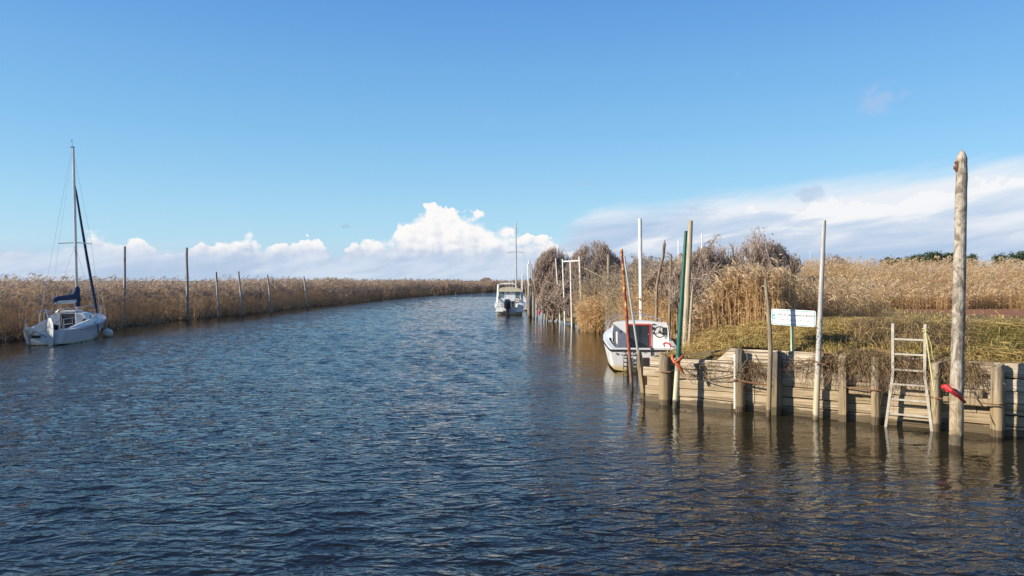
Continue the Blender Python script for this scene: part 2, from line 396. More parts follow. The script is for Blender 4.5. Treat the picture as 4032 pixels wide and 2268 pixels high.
GRASS = reedmat('bank_grass', (.13,.16,.035), (.60,.43,.17), (.40,.30,.14), .3)
TWIG = reedmat('bare_twigs', (.205,.155,.125), (.45,.35,.285), (.50,.40,.32), .05, .85)
VINE = reedmat('dry_vine', (.15,.095,.06), (.33,.23,.13), (.36,.33,.12), .1, .85)
def groundm(name, c1, c2, c3, sc=.8, bump=.6):
    t = NT(name); v = t.pos(); n = t.noise(v, sc, 6, .62); n2 = t.noise(v, sc*9, 4, .6)
    c = t.mix(t.ss(n, .35, .65), c1, c2); c = t.mix(t.math('MULTIPLY', t.ss(n2, .5, .7), .6), c, c3)
    return t.fin(c, .95, t.bump(n2, bump, .04), 0, .1)
def earthm():                                       # bank soil, with the red glasswort flat beyond the grass
    t = NT('bank_earth'); v = t.pos(); n = t.noise(v, .8, 6, .62); n2 = t.noise(v, 7.2, 4, .6)
    c = t.mix(t.ss(n, .35, .65), (.12,.10,.05), (.20,.15,.075)); c = t.mix(t.math('MULTIPLY', t.ss(n2, .5, .7), .6), c, (.075,.06,.035))
    q = t.nd('ShaderNodeSeparateXYZ'); t.set(q.inputs[0], t.nd('ShaderNodeNewGeometry').outputs['Position']); n3 = t.math('MULTIPLY', t.math('SUBTRACT', t.noise(v, .35, 4, .6), .5), 9.0)
    x = t.math('ADD', q.outputs[0], n3); y = t.math('ADD', q.outputs[1], t.math('MULTIPLY', n3, .6))
    m = t.math('MULTIPLY', t.ss(x, 20.0, 23.0), t.math('MULTIPLY', t.ss(y, 28.0, 31.0), t.ss(y, 46.0, 43.0)))
    c = t.mix(t.math('MULTIPLY', m, .9), c, t.mix(t.ss(n2, .35, .65), (.23,.10,.055), (.33,.16,.095)))
    return t.fin(c, .95, t.bump(n2, .6, .04), 0, .1)
EARTH = earthm()
MUD = groundm('marsh_mud', (.09,.07,.045), (.14,.11,.07), (.05,.04,.03), .5)
# ------------------------------------------------------------------ setting: river and banks
def watermat():
    t = NT('river_water')
    p = t.nd('ShaderNodeNewGeometry').outputs['Position']; q = t.nd('ShaderNodeSeparateXYZ'); t.set(q.inputs[0], p)
    x, y = q.outputs[0], q.outputs[1]
    # wind shelter: calmer beside the quay and under the left reeds
    ly = t.math('ADD', t.math('MULTIPLY', t.math('SUBTRACT', x, 2.99), .551), t.math('MULTIPLY', t.math('SUBTRACT', y, 16.6), .8346))
    calm = t.math('MULTIPLY', t.ss(ly, -9.0, -1.5), t.ss(t.math('SUBTRACT', x, t.math('MULTIPLY', y, .0)), -2.0, 3.2))
    quay = t.math('SUBTRACT', 1.0, t.math('MULTIPLY', calm, .93))
    left = t.math('ADD', .3, t.math('MULTIPLY', t.ss(x, -20.5, -11.0), .7))
    gust = t.math('ADD', .62, t.math('MULTIPLY', t.ss(t.noise(t.pos((.10,.22,1), .2), 1, 3, .6), .3, .7), .6))
    amp = t.math('MULTIPLY', t.math('MULTIPLY', quay, left), gust)
    def ridge(sc, rz, det, rg, dist):
        n = t.noise(t.pos(sc, rz), 1, det, rg, dist)
        r = t.math('SUBTRACT', 1.0, t.math('ABSOLUTE', t.math('SUBTRACT', t.math('MULTIPLY', n, 2.0), 1.0)))
        return t.math('POWER', r, 1.6)
    a = ridge((1.7,3.3,1), R(10), 2.0, .5, .5)
    b = ridge((2.7,4.8,1), R(-20), 2.0, .5, .4)
    c2 = ridge((7,11,1), R(24), 2.5, .55, .3)
    d = t.noise(t.pos((.35,.9,1), R(5)), 1, 2, .5)
    h = t.math('ADD', t.math('ADD', t.math('MULTIPLY', a, 1.0), t.math('MULTIPLY', b, .62)), t.math('ADD', t.math('MULTIPLY', c2, .16), t.math('MULTIPLY', d, .9)))
    h = t.math('MULTIPLY', h, amp)
    nrm = t.bump(h, 1.0, .038)
    bank_brown = t.math('MAXIMUM', calm, t.ss(x, -15.0, -20.5))          # brown by both banks: silt plus painted-in reflection of quay and reeds
    t.fin(t.mix(bank_brown, (.010,.012,.014), (.024,.019,.010)), .03, nrm, 0, .5); t.b.inputs['IOR'].default_value = 1.333
    return t.m
def make_river():
    rng_ = np.random.default_rng(77)
    ys = [2.0]
    while ys[-1] < 125: ys.append(ys[-1]+(.04 if ys[-1] < 12 else .065 if ys[-1] < 40 else .12 if ys[-1] < 70 else .19))
    ys = np.array(ys); xs = np.arange(-23.5, 13.5, .135)
    X, Y = np.meshgrid(xs, ys); sh = X.shape
    ly = (X-2.99)*.551+(Y-16.6)*.8346
    st = lambda v, a, b: (lambda q: q*q*(3-2*q))(np.clip((v-a)/(b-a), 0, 1))
    calm = st(ly, -9, -1.5)*st(X, -2, 3.2)
    amp = (1-.90*calm)*(.35+.65*st(X, -20.5, -11))*(.74+.42*vnoise(X, Y*2, .11, 3))
    edge_ = np.minimum.reduce([X-xs[0], xs[-1]-X, Y-ys[0], ys[-1]-Y]); amp = amp*st(edge_, 0, 3)
    Z = np.zeros(sh); DX = np.zeros(sh); DY = np.zeros(sh); n = 54; WAVE = .092
    for i in range(n):
        lam = .20*(.58/.20)**rng_.random(); th = rng_.normal(math.radians(97), .46); k_ = 2*math.pi/lam
        a = WAVE*math.sqrt(2/n)/k_; ph = k_*(X*math.cos(th)+Y*math.sin(th))+rng_.uniform(0, 6.28)
        if lam < .33: a = a*np.clip((70-Y)/40, 0, 1)
        sn, cs = np.sin(ph), np.cos(ph); Z += a*sn; DX += .8*a*cs*math.cos(th); DY += .8*a*cs*math.sin(th)
    Z = Z*amp; V = np.stack([X+DX*amp, Y+DY*amp, Z], -1).reshape(-1,3)
    idx = np.arange(len(V)).reshape(sh)
    Q = np.stack([idx[:-1,:-1], idx[:-1,1:], idx[1:,1:], idx[1:,:-1]], -1).reshape(-1,4)
    c_ = [idx[0,0], idx[0,-1], idx[-1,-1], idx[-1,0]]; m = len(V)
    V = np.concatenate([V, [(-600,-60,0),(900,-60,0),(900,700,0),(-600,700,0)]])
    ring = [(m+i, m+(i+1) % 4, c_[(i+1) % 4], c_[i]) for i in range(4)]
    return np_obj('river', V, np.concatenate([Q, np.array(ring)]), np.zeros((0,3), int), {}, watermat(), None, (0,0,0), True)
river = make_river()
tag(river, kind='structure')

LB = [(-21.6,-60),(-21.6,20),(-21.6,30),(-22.0,44),(-22.2,50),(-21.4,54),(-20.6,60),(-20.6,73),(-18.6,105),(-14,140),(-6.7,167),(3,190),(25,215),(70,235),(130,250),(400,300)]
LB_out = [(4000,600),(4000,5000),(-4000,5000),(-4000,-60)]
U = Vector((.8346,-.551,0)).normalized(); UI = Vector((.551,.8346,0)).normalized(); WO = Vector((2.99,16.6,0))   # quay wall: along, inland, left end
WZ = math.atan2(U.y, U.x)
def WL(x, y, z=0): return WO+U*x+UI*y+Vector((0,0,z))
def wl(px, off):                                    # wall coordinates where a sight column meets the plane 'off' in front of the wall
    k_ = (px-CX)/FPX
    Y = (UI.x*WO.x+UI.y*WO.y-off)/(k_*UI.x+UI.y); q = Vector((k_*Y, Y, 0))-WO
    return q.dot(U), Y
RBw = [tuple(WL(14,.14)[:2]), tuple(WL(.22,.14)[:2])]
RB = RBw+[(4.0,18.4),(5.0,20.3),(5.6,22.5),(5.75,25),(5.6,27.5),(5.0,30),(4.6,34),(4.2,38),(3.8,41),(3.5,44),(2.7,48),(2.0,52),(1.55,57),(1.3,64),(1.8,75),(3.5,90),(8,110),(16,130),(30,150),(60,170),(120,190),(400,230)]
RB_out = [(4000,300),(4000,-60),(60,-60)]
def seg_dist(p, poly):
    best = np.full(len(p), 1e9); 
    for a, b in zip(poly[:-1], poly[1:]):
        a = np.array(a); b = np.array(b); ab = b-a
        t_ = np.clip(((p-a)@ab)/(ab@ab), 0, 1); q = a+t_[:,None]*ab
        best = np.minimum(best, np.hypot(*(p-q).T))
    return best
def inside(p, poly):
    r = np.zeros(len(p), bool); n = len(poly)
    for i in range(n):
        (x1,y1),(x2,y2) = poly[i], poly[(i+1) % n]
        c_ = ((y1 > p[:,1]) != (y2 > p[:,1])) & (p[:,0] < (x2-x1)*(p[:,1]-y1)/((y2-y1) or 1e-9)+x1); r ^= c_
    return r
SHORE_R = RB[1:]
def z_right(p):
    p = np.atleast_2d(np.asarray(p, float)); d = seg_dist(p, SHORE_R)
    far = np.clip((p[:,1]-29)/6, 0, 1); far = np.where(p[:,0] > 12, 0, far)
    top = 1.16-.62*far
    z = -.5+(top+.5)*np.clip(d/(1.1+1.6*far), 0, 1)**.8
    wy = (p[:,0]-WO.x)*UI.x+(p[:,1]-WO.y)*UI.y; wx = (p[:,0]-WO.x)*U.x+(p[:,1]-WO.y)*U.y
    wall = (wx > .2) & (wy < 1.6)
    zw = np.where(wx < 1.9, .99, 1.17)
    z = np.where(wall, zw, z)
    n = vnoise(p[:,0], p[:,1], .5, 1)+.5*vnoise(p[:,0], p[:,1], 1.3, 2)
    hump = .30*np.exp(-((wx-3.4)**2/5+(wy-3.0)**2/4))+.34*np.exp(-((wx-6.4)**2/3+(wy-2.6)**2/3))+.22*np.exp(-((wx-9.5)**2/4+(wy-2.5)**2/4))
    z = z+np.where(d > 1.2, (n-.75)*.22, 0)+np.where(z > .5, hump, 0)
    # the ditch and the red flat beyond the grass
    z = z-.30*np.exp(-(((p[:,0]-17)/2.4)**4+((p[:,1]-36.6)/3.2)**4))
    return np.where(p[:,1] > 28, np.where(p[:,0] > 11, np.minimum(z, 1.16-.008*(p[:,1]-28)-.30*np.exp(-(((p[:,0]-17)/2.4)**4+((p[:,1]-36.6)/3.2)**4))), z), z)
def cdt_bank(name, shore, outer, zf, mat, extra):
    poly = [Vector(q) for q in shore+outer]; n = len(poly)
    edges = [(i, (i+1) % n) for i in range(n)]
    pts = poly+[Vector(q) for q in extra]
    v, e, f, *_ = geometry.delaunay_2d_cdt(pts, edges, [list(range(n))], 1, 1e-4)
    vz = zf(np.array([(q.x, q.y) for q in v]))
    mb = MB(); mb.add([(q.x, q.y, z) for q, z in zip(v, vz)], f)
    o = mb.build(name, mat, smooth=True, sharp=180); return tag(o, kind='structure')
rg = np.random.default_rng(5)
g = [(x+rg.uniform(-.15,.15), y+rg.uniform(-.15,.15)) for x in np.arange(1,24,.6) for y in np.arange(9,48,.6)]
g += [(x, y) for x in np.arange(1,60,3) for y in np.arange(48,110,3)]+[(x, y) for x in (30,45,60,90,150,300,900) for y in (0,15,25,32,40,45,120,160)]
g = np.array(g); polyR = RB+RB_out; ok_ = inside(g, polyR) & (seg_dist(g, RB+[RB_out[0]]) > .25)
right_bank = cdt_bank('right_bank', RB, RB_out, z_right, EARTH, [tuple(q) for q in g[ok_]])
def z_left(p):
    d = seg_dist(p, LB); return np.where(d < .01, -.4, np.minimum(-.05+.28*d, .45))
gl = []
for (a, b) in zip(LB[:-1], LB[1:]):
    a, b = np.array(a), np.array(b); n = max(2, int(np.hypot(*(b-a))/6)); nr = np.array([-(b-a)[1], (b-a)[0]])/np.hypot(*(b-a))
    for i in range(n):
        for off in (.6, 1.8, 8): gl.append(tuple(a+(b-a)*i/n+nr*off))
gl = np.array(gl); ok_ = inside(gl, LB+LB_out) & (seg_dist(gl, LB) > .3)
left_bank = cdt_bank('left_bank', LB, LB_out, z_left, MUD, [tuple(q) for q in gl[ok_]])
# red glasswort flat and the dark ditch beyond the grass, both on the right bank
def sheet(name, pts, z, mat, n=4, seed=3):
    r_ = random.Random(seed); c_ = sum((Vector(p) for p in pts), Vector((0,0)))/len(pts); out_ = []
    for i in range(len(pts)):
        a, b = Vector(pts[i]), Vector(pts[(i+1) % len(pts)])
        for j in range(n):
            q = a.lerp(b, j/n); q = q+(c_-q)*r_.uniform(-.04,.04); out_.append((q.x, q.y, z))
    o = MB().add(out_, [tuple(range(len(out_)))]).build(name, mat, smooth=False); return tag(o, kind='structure')
zr = lambda x, y: float(z_right([(x, y)])[0])
ditch = sheet('ditch_water', [(14.0,34.5),(17.2,33.0),(19.2,34),(19.6,37.5),(18.5,40),(15.6,39.5)], 1.0, plain('ditch_mirror', (.03,.028,.03), (.06,.055,.06), .12, .8, bump=.05))

# ------------------------------------------------------------------ quay wall of planks and piles
rr = random.Random(11)
def plank(x0, x1, z0, z1, y, th=.075, slant0=0.0, slant1=0.0, seed=0):
    r_ = random.Random(seed); mb = MB(); n = 4; rings = []; c_ = .012
    for i in range(n+1):
        t_ = i/n; dz0, dz1, dy = r_.uniform(-.010,.008), r_.uniform(-.008,.010), r_.uniform(-.014,.014)
        def xx(z): 
            f = (z-z0)/(z1-z0); return (x0+slant0*f)*(1-t_)+(x1+slant1*f)*t_
        yy = y+dy; zz0, zz1 = z0+dz0+.006, z1+dz1-.006
        rings.append([(xx(zz), yv, zz) for yv, zz in ((yy, zz0+c_), (yy, zz1-c_), (yy+c_, zz1), (yy+th, zz1), (yy+th, zz0), (yy+c_, zz0))])
    return mb.loft(rings, closed=True, cap0=True, cap1=True)
quay = thing('quay_wall', 'weathered timber quay wall of horizontal planks along the right bank', 'quay wall', WO, WZ)
rows = [(-.45,-.02),(-.02,.16),(.16,.35),(.35,.56),(.56,.77),(.77,1.0)]
joints = [[0,3.9,7.2,12],[0,1.95,5.6,9.0,12],[0,2.42,6.0,7.9,12],[.04,2.42,6.3,8.1,12],[-.05,2.95,6.35,8.05,12],[.10,3.6,7.3,9.4,12]]
k_ = 0
for (z0, z1), js in zip(rows, joints):
    for a, b in zip(js[:-1], js[1:]):
        k_ += 1
        plank(a+.006, b-.006, z0, z1, rr.uniform(-.012,.012), seed=k_).build('plank', WOODP, quay)
for a, b, s0 in ((1.62,3.05,.30),(3.06,5.9,0),(5.91,7.55,0),(7.56,9.3,0),(9.31,12,0)):
    k_ += 1; plank(a, b, 1.0, 1.275, rr.uniform(-.01,.02), slant0=s0, seed=k_).build('plank', WOODP, quay)
# end planks running back from the left end
for z0, z1 in rows[1:]:
    k_ += 1; q = plank(0, 1.5, z0, z1, 0, seed=k_)
    q.v = [(.16-(yy+.0), .09+xx, zz) for xx, yy, zz in q.v]; q.build('plank', WOODP, quay)
def pile(px, d_off, ztop, r, mat=WOODG, rng=rr, square=False, lean=0.0, slope=.04):
    x, _ = wl(px, d_off); mb = MB(); n = 4 if square else 10; m = 9; rings = []
    ph = rng.uniform(0, 6)
    for i in range(m+1):
        z = -.7+(ztop+.7)*i/m; rc = r*(1.06-.1*i/m); ring = []
        for j in range(n):
            th = 2*math.pi*j/n+(math.pi/4 if square else 0)
            q = rc*(1.32 if square else 1)*(1+.07*math.sin(3*th+ph)*(0 if square else 1)+rng.uniform(-.02,.02))
            dz = (math.cos(th+ph)*slope+rng.uniform(-.012,.012)) if i == m else 0
            ring.append((x+q*math.cos(th)+lean*z, -d_off+q*math.sin(th), z+dz))
        rings.append(ring)
    top = [((p[0]-x-lean*ztop)*.75+x+lean*ztop, (p[1]+d_off)*.75-d_off, p[2]+.012) for p in rings[-1]]
    rings.append(top)
    mb.loft(rings, closed=True, cap1=True)
    return mb.build('pile', mat, quay, sharp=55)
pile(2618, .16, 1.06, .125)
pile(2912, .15, 1.26, .105, WOODD)
pile(3056, .12, 1.25, .10, WOODD, square=True)
pile(3318, .13, 1.22, .075, WOODG, square=True)
pile(3447, .14, 1.22, .082)
pile(3684, .20, 1.22, .088)
pile(3928, .14, 1.22, .108)
MB().box((wl(2893,.24)[0], -.245, .62), (.035,.02,1.12)).build('shim_board', plain('whitewashed_board', (.75,.73,.66), (.55,.5,.4), .7, 8), quay, smooth=False)
# walers and iron tie rods
def beam(x0, x1, z, y=-.09, s=(.12,.14)): 
    b = plank(x0, x1, z-s[1]/2, z+s[1]/2, y-s[0]/2, s[0], seed=int(x0*100)); return b.build('waler', WOODG, quay)
beam(wl(3340,.1)[0], wl(3428,.1)[0], .60); beam(wl(3705,.15)[0], wl(3912,.15)[0], .56, -.12); beam(wl(3835,.05)[0], wl(3868,.05)[0], .70, -.05)
def rod(x0, x1, z0, z1, y=-.24, r=.013): return MB().tube([(x0, y, z0), ((x0+x1)/2, y-.01, (z0+z1)/2-.01), (x1, y, z1)], r, 6).build('tie_rod', RUST, quay)
rod(wl(2600,.3)[0], wl(2642,.3)[0], .72, .735, -.30)
rod(wl(2890,.25)[0], wl(3035,.2)[0], .66, .60, -.25, .018)
rod(wl(3322,.25)[0], wl(3468,.25)[0], .67, .655, -.235)
rod(wl(3662,.3)[0], wl(3712,.3)[0], .62, .60, -.30); rod(wl(3860,.3)[0], wl(3962,.3)[0], .585, .575, -.32)
cab = [wl(2690,.03)[0], wl(2900,.28)[0]]
pts = []
for i in range(17):
    t_ = i/16; pts.append((cab[0]+(cab[1]-cab[0])*t_, -.05-.24*t_, .80-.14*t_-.62*t_*(1-t_)))
MB().tube(pts, .012, 5).build('cable', CABLE, quay)
x0 = wl(2900,.28)[0]
MB().tube([(x0+.18, -.2, 1.28),(x0+.22,-.27,1.1),(x0+.05,-.3,.85),(x0-.25,-.1,.72),(x0-.65,-.05,.60)], .010, 5).build('cable', CABLE, quay)
for px, z in ((3190,1.14),): MB().tube([(wl(px,.35)[0]-.02,-.40,z+.03),(wl(3250,.35)[0],-.36,z-.05),(wl(3262,.1)[0],-.02,z-.06)], .016, 6).build('iron_bracket', RUST, quay)
MB().tube([(wl(3195,.3)[0],-.20,1.30),(wl(3330,.1)[0],-.14,1.285)], .012, 6).build('iron_bracket', RUST, quay)

# ------------------------------------------------------------------ poles, stakes and the sign
def wobble(p0, p1, n, amp, rng):
    p0, p1 = Vector(p0), Vector(p1)
    return [p0.lerp(p1, i/n)+(Vector((rng.uniform(-amp,amp), rng.uniform(-amp,amp), 0)) if 0 < i < n else Vector()) for i in range(n+1)]
def under(p0, p1, dz=.9):                           # continue the foot below the water or ground
    p0, p1 = Vector(p0), Vector(p1); t_ = (p1-p0).normalized(); return p0-t_*(dz/max(.3, abs(t_.z)))
def pole(name, label, p0, p1, r0, r1, mat, cat='pole', group=None, n=6, amp=.0, jit=0.0, seed=1, sides=9, top='flat', sink=.9):
    rng = random.Random(seed); base = Vector(p0); f = under(p0, p1, sink)
    pts = wobble(f, p1, n, amp, rng); rad = [r0+(r1-r0)*i/n for i in range(n+1)]
    if top == 'point':
        t_ = (pts[-1]-pts[-2]).normalized(); pts[-1] = pts[-1]-t_*r1*1.6; pts += [pts[-1]+t_*r1*1.1, pts[-1]+t_*r1*1.7]; rad += [r1*.6, r1*.12]
    if top == 'splint': rad[-1] = r1*.45
    o = MB().tube(pts, rad, sides, jit=jit, rng=rng).build(name, mat, loc=base, sharp=50)
    return tag(o, label, cat, group)
gL = 'mooring poles along the left reed bank'
lp = [((490,1240),(491,970),10.5,'tall grey mooring pole rising from the reeds right of the white buoy',27.5),
      ((740,1263),(735,975),11,'tallest grey mooring pole at the water edge of the left reed bank',None),
      ((862,1254),(851,1071),8,'third mooring pole from the left along the left reed bank',None),
      ((958,1246),(939,1069),8,'fourth mooring pole from the left, leaning slightly along the left reed bank',None),
      ((1070,1235),(1053,1082),7.5,'fifth mooring pole from the left, leaning slightly along the left reed bank',None),
      ((1213,1214),(1196,1089),7,'farthest and thinnest mooring pole, last in the row on the left bank',None)]
GREYPOLE = wood('grey_mooring_pole', (.40,.38,.36), (.24,.225,.21))
for i, ((bx,by),(tx,ty),wpx,lab,dd) in enumerate(lp):
    b_ = P(bx,1330,43.5) if i == 0 else W(bx,by); d_ = b_.y
    if i == 0: b_.z = 0
    t_ = P(tx,ty,d_); r_ = wpx/FPX*d_/2
    pole('mooring_pole', lab, b_, t_, r_*1.12, r_*.9, GREYPOLE, 'mooring pole', gL, 6, .012, .03, i)
def wpole(name, label, b, tp, wb, wt, mat, z=None, d=None, **k):   # foot and head given as photo columns/rows
    q = W(*b) if d is None else P(b[0], b[1], d)
    if d is not None and z is not None: q.z = z
    t_ = P(tp[0], tp[1], q.y)
    return pole(name, label, q, t_, wb/FPX*q.y/2, wt/FPX*q.y/2, mat, **k)
wpole('tall_post', 'massive tall adzed timber post with pointed top in front of the quay', (3763,1750), (3788,592), 54, 40, TRUNK, cat='post', n=26, amp=.005, jit=.022, sides=11, top='point', seed=4)
wpole('white_pole', 'scuffed white mooring pole with black scribbles against the quay', (3212,1650), (3245,868), 27, 15, WPOLE, d=wl(3212,.20)[1], z=0, cat='pole', sides=14)
wpole('green_pole', 'green painted mooring pole leaning at the left end of the quay', (2658,1606), (2701,909), 25, 13, GREENP, cat='pole', sides=14)
wpole('timber_pole', 'tall yellowish wooden pole standing right behind the green pole', (2697,1355), (2719,869), 24, 19, WOODY, d=19.2, z=1.0, cat='pole', n=8, amp=.008, jit=.03, sides=11)
wpole('wooden_stake', 'thin split wooden stake beside the tall yellowish pole', (2712,1372), (2728,1128), 13, 9, WOODY, d=19.0, z=1.0, cat='stake', n=6, amp=.012, jit=.08, top='splint')
wpole('rusty_pole', 'rust-red leaning pole in the water in front of the red-door boat', (2489,1538), (2447,981), 13.5, 12, RUSTRED, cat='pole', sides=12)
wpole('metal_pole', 'thin grey metal pole leaning against the left end of the quay', (2537,1560), (2458,1008), 11, 8, ALU, d=17.3, cat='pole', sides=12)
wpole('white_mast_pole', 'thick white metal pole rising behind the red-door boat', (2526,1396), (2520,861), 16, 14.5, WHITEP, d=29.2, z=0, cat='pole', sides=14)
# broken timber at the wall end
o_ = wpole('broken_timber', 'split leaning timber stump at the left end of the quay', (2536,1568), (2516,1378), 20, 31, WOODG, cat='timber', n=7, amp=.01, jit=.12, sides=7, top='splint', seed=8)
# bent stake in front of the sign
q = P(3026,1640,14.7); q.z = 0; pts = [under(q, q+Vector((0,0,1)), .8), q, P(3030,1500,q.y), P(3034,1390,q.y), P(3031,1300,q.y), P(3024,1210,q.y), P(3018,1150,q.y), P(3014,1097,q.y)]
o_ = MB().tube(pts, [.055,.05,.048,.047,.046,.044,.038,.03], 8, jit=.08, rng=rr).build('bent_stake', WOODG, loc=q, sharp=50)
tag(o_, 'crooked bare wooden stake standing just left of the white sign', 'stake')
# stakes among the reeds behind the boat
q = P(2583,1290,27.5); q.z = .3
pts = [q-Vector((0,0,.6)), q, P(2586,1130,27.5), P(2597,1065,27.5), P(2611,1010,27.5), P(2617,958,27.5)]
o_ = MB().tube(pts, [.062,.058,.052,.054,.054,.052], 8, jit=.07, rng=rr).build('twisted_stake', WOODB, loc=q, sharp=50); tag(o_, 'dark crooked stake with a spike on its top above the golden reeds', 'stake')
MB().tube([P(2617,960,27.5), P(2618,944,27.5)], [.03,.012], 6).build('spike', RUST, o_, world=True)
wpole('wooden_stake', 'straight dark pointed stake between the twisted stake and the green pole', (2633,1285), (2643,1000), 14, 11, WOODB, d=26.0, z=.4, cat='stake', n=7, amp=.01, jit=.06, top='splint')
gS = 'old stakes along the shore behind the red-door boat'
for i, (bx,by,tx,ty,wb,wt,d_,lab) in enumerate([
    (2391,1300,2397,1000,13,12,40.3,'weathered upright pole left of the rust-red pole, at the end of the slanting rail'),
    (2424,1268,2447,1080,19,12,38.5,'thick leaning grey timber just left of the rust-red pole'),
    (2440,1262,2456,1120,8,6,37.5,'thin pale stick leaning behind the rust-red pole'),
    (2502,1260,2505,1042,8,7,37.0,'thin grey stake just left of the thick white metal pole'),
    (2537,1268,2530,1150,8,6,33.0,'short brown stick just right of the thick white metal pole'),
    (2561,1268,2547,1152,10,8,31.0,'pale leaning stick in the reeds behind the red-door boat cabin'),
    (2565,1265,2578,1138,8,5,31.5,'short dark twisted branch below the crooked spiked stake'),
    (2478,1262,2470,1125,11,9,36.0,'pale stake between the rust-red pole and the thin metal pole'),
    (2669,1240,2666,1190,9,7,24.5,'short dark stake half hidden in golden reeds left of the green pole')]):
    wpole('old_stake', lab, (bx,by), (tx,ty), wb, wt, [WOODG, WOODB][i in (4,6,8)], d=d_, z=.2, cat='stake', group=gS, n=6, amp=.02, jit=.08, top='splint' if i % 2 else 'flat', seed=20+i)
# stumps at the reed edge
for i, (px, py, hgt, wpx, lab) in enumerate([(2947,1362,.34,20,'short grey stump at the foot of the golden reeds'),(2995,1346,.42,24,'taller of two grey stumps at the reed edge, right one')]):
    z_ = 1.15; q = W(px, py, z_); q.z = z_-.1
    o_ = MB().tube([q-Vector((0,0,.2)), q+Vector((0,0,hgt*.5)), q+Vector((0,0,hgt)), q+Vector((0,0,hgt+.01))], [wpx/FPX*q.y/2*1.05, wpx/FPX*q.y/2, wpx/FPX*q.y/2, wpx/FPX*q.y/2*.7], 9, jit=.06, rng=rr).build('stump', WOODB, loc=q, sharp=50)
    tag(o_, lab, 'stump', 'stumps at the reed edge')
# white pipe frame on the far shore
fb = [(2225,1277,2215,1020),(2252,1286,2246,1032),(2291,1292,2281,1010)]
q0 = W(2252,1286); frame = thing('pipe_frame', 'white metal pipe frame with three uprights and a crossbar by the shrubs', 'frame', q0)
tops = []
for bx, by, tx, ty in fb:
    b_ = W(bx, by); t_ = P(tx, ty, b_.y); tops.append((b_, t_)); MB().tube([under(b_, t_, .8), t_], [.052,.045], 10).build('upright', WHITEP, frame, world=True)
a_, b_ = tops[0][1]-Vector((0,0,.16)), tops[2][1]-Vector((0,0,.24)); MB().tube([a_, b_], .045, 10).build('crossbar', WHITEP, frame, world=True)
c_ = tops[0][1]-Vector((0,0,.55)); MB().tube([c_, P(2277,1087,44.5), P(2330,1115,45.5)], .035, 6).build('brace', WOODD, frame, world=True)
o_ = MB().tube([P(2287,1045,42.3), P(2291,1051,42.3), P(2389,1101,40.2), P(2434,1123,38.6)], [.05,.03,.03,.03], 6).build('slanting_rail', WOODG, loc=P(2389,1101,40.2)); tag(o_, 'thin grey rail slanting from the white pipe frame down to a pole', 'rail')
wpole('thin_pole', 'thin pale leaning pole just left of the white pipe frame', (2206,1271), (2188,1018), 5, 4, WHITEP, cat='pole', sides=8)
# small landing stages by the frame
def stage(name, label, c0, sx_, sy_, z, rz):
    t_ = thing(name, label, 'landing stage', (c0.x, c0.y, 0), rz)
    nb = 6
    for i in range(nb): plank(-sx_/2, sx_/2, z-.03, z+.01, -sy_/2+sy_*i/nb+.01, sy_/nb-.02, seed=90+i).build('plank', WOODY, t_)
    MB().box((0,-sy_/2-.02,z-.13), (sx_,.05,.19)).build('fascia_board', WOODY, t_, smooth=False, bevel=.01)
    for x_ in (-1,1):
        for y_ in (-1,1): MB().tube([(x_*sx_*.42,y_*sy_*.4,-.8),(x_*sx_*.42,y_*sy_*.4,z-.04)], .06, 8, jit=.05, rng=rr).build('leg', WOODB, t_)
    return t_
stage('landing_stage', 'low yellowish wooden landing stage between the first two frame uprights', P(2240,1262,46.2), .62, 1.0, .42, R(-10))
stage('landing_stage', 'higher wooden landing stage behind the right upright of the pipe frame', P(2272,1245,45.0), .52, .9, .72, R(-10))
# cluster of poles and piles beside the motor boat
gC = 'poles clustered beside the motor boat'
for i, (bx,by,tx,ty,wb,wt,mat,d_,lab) in enumerate([
    (2084,1247,2079,1039,6.5,5.5,WHITEP,56.5,'thinner white pipe of the pair beside the motor boat'),
    (2088,1245,2084,1028,8,8,WHITEP,57.5,'thicker taller white pipe of the pair beside the motor boat'),
    (2091,1249,2087,1096,9.5,8.5,WOODB,54.6,'brown pile roped just in front of the two white pipes'),
    (2082,1248,2066,1102,5.5,5,WOODG,55.0,'thin leaning stake nearest to the motor boat stern'),
    (2084,1249,2077,1121,5,4.5,WOODY,54.5,'short thin pale stake between motor boat and white pipes'),
    (2102,1255,2101,1102,9.5,9,WOODG,52.4,'stout grey pile with a rope looped round its top'),
    (2115,1240,2105,1066,5,4.5,WOODD,54.0,'thin dark leaning pole right of the roped grey pile'),
    (2114,1257,2116,1062,7,6.5,WOODG,51.7,'tall grey pole at the left edge of the leafless shrub'),
    (2098,1235,2094,1040,3,3,WOODD,58,'very thin dark pole right behind the white pipes')]):
    wpole('shore_pole', lab, (bx,by), (tx,ty), wb, wt, mat, d=d_, z=0, cat='pole', group=gC, n=6, amp=.015 if mat not in (WHITEP,) else 0, jit=.05 if mat not in (WHITEP,) else 0, seed=40+i)
for i, (px, d_, zz) in enumerate([(2089,54.5,2.3),(2101,52.3,2.35)]):
    q = P(px, 1110, d_); q.z = zz
    o_ = MB()
    for j in range(3): o_.torus(q+Vector((0,0,j*.06)), .12, .03, (.1*(j-1),.15,1), 12, 5)
    o_.tube([q+Vector((.1,-.1,0)), q+Vector((.3,-.12,-.28)), q+Vector((.55,-.1,-.05))], .025, 5)
    o_ = o_.build('mooring_rope', ROPEG, loc=q); tag(o_, ['grey rope wound round the brown pile by the white pipes','grey rope looped round the stout grey pile'][i], 'rope')
gP = 'rotten piles under the shrubs'
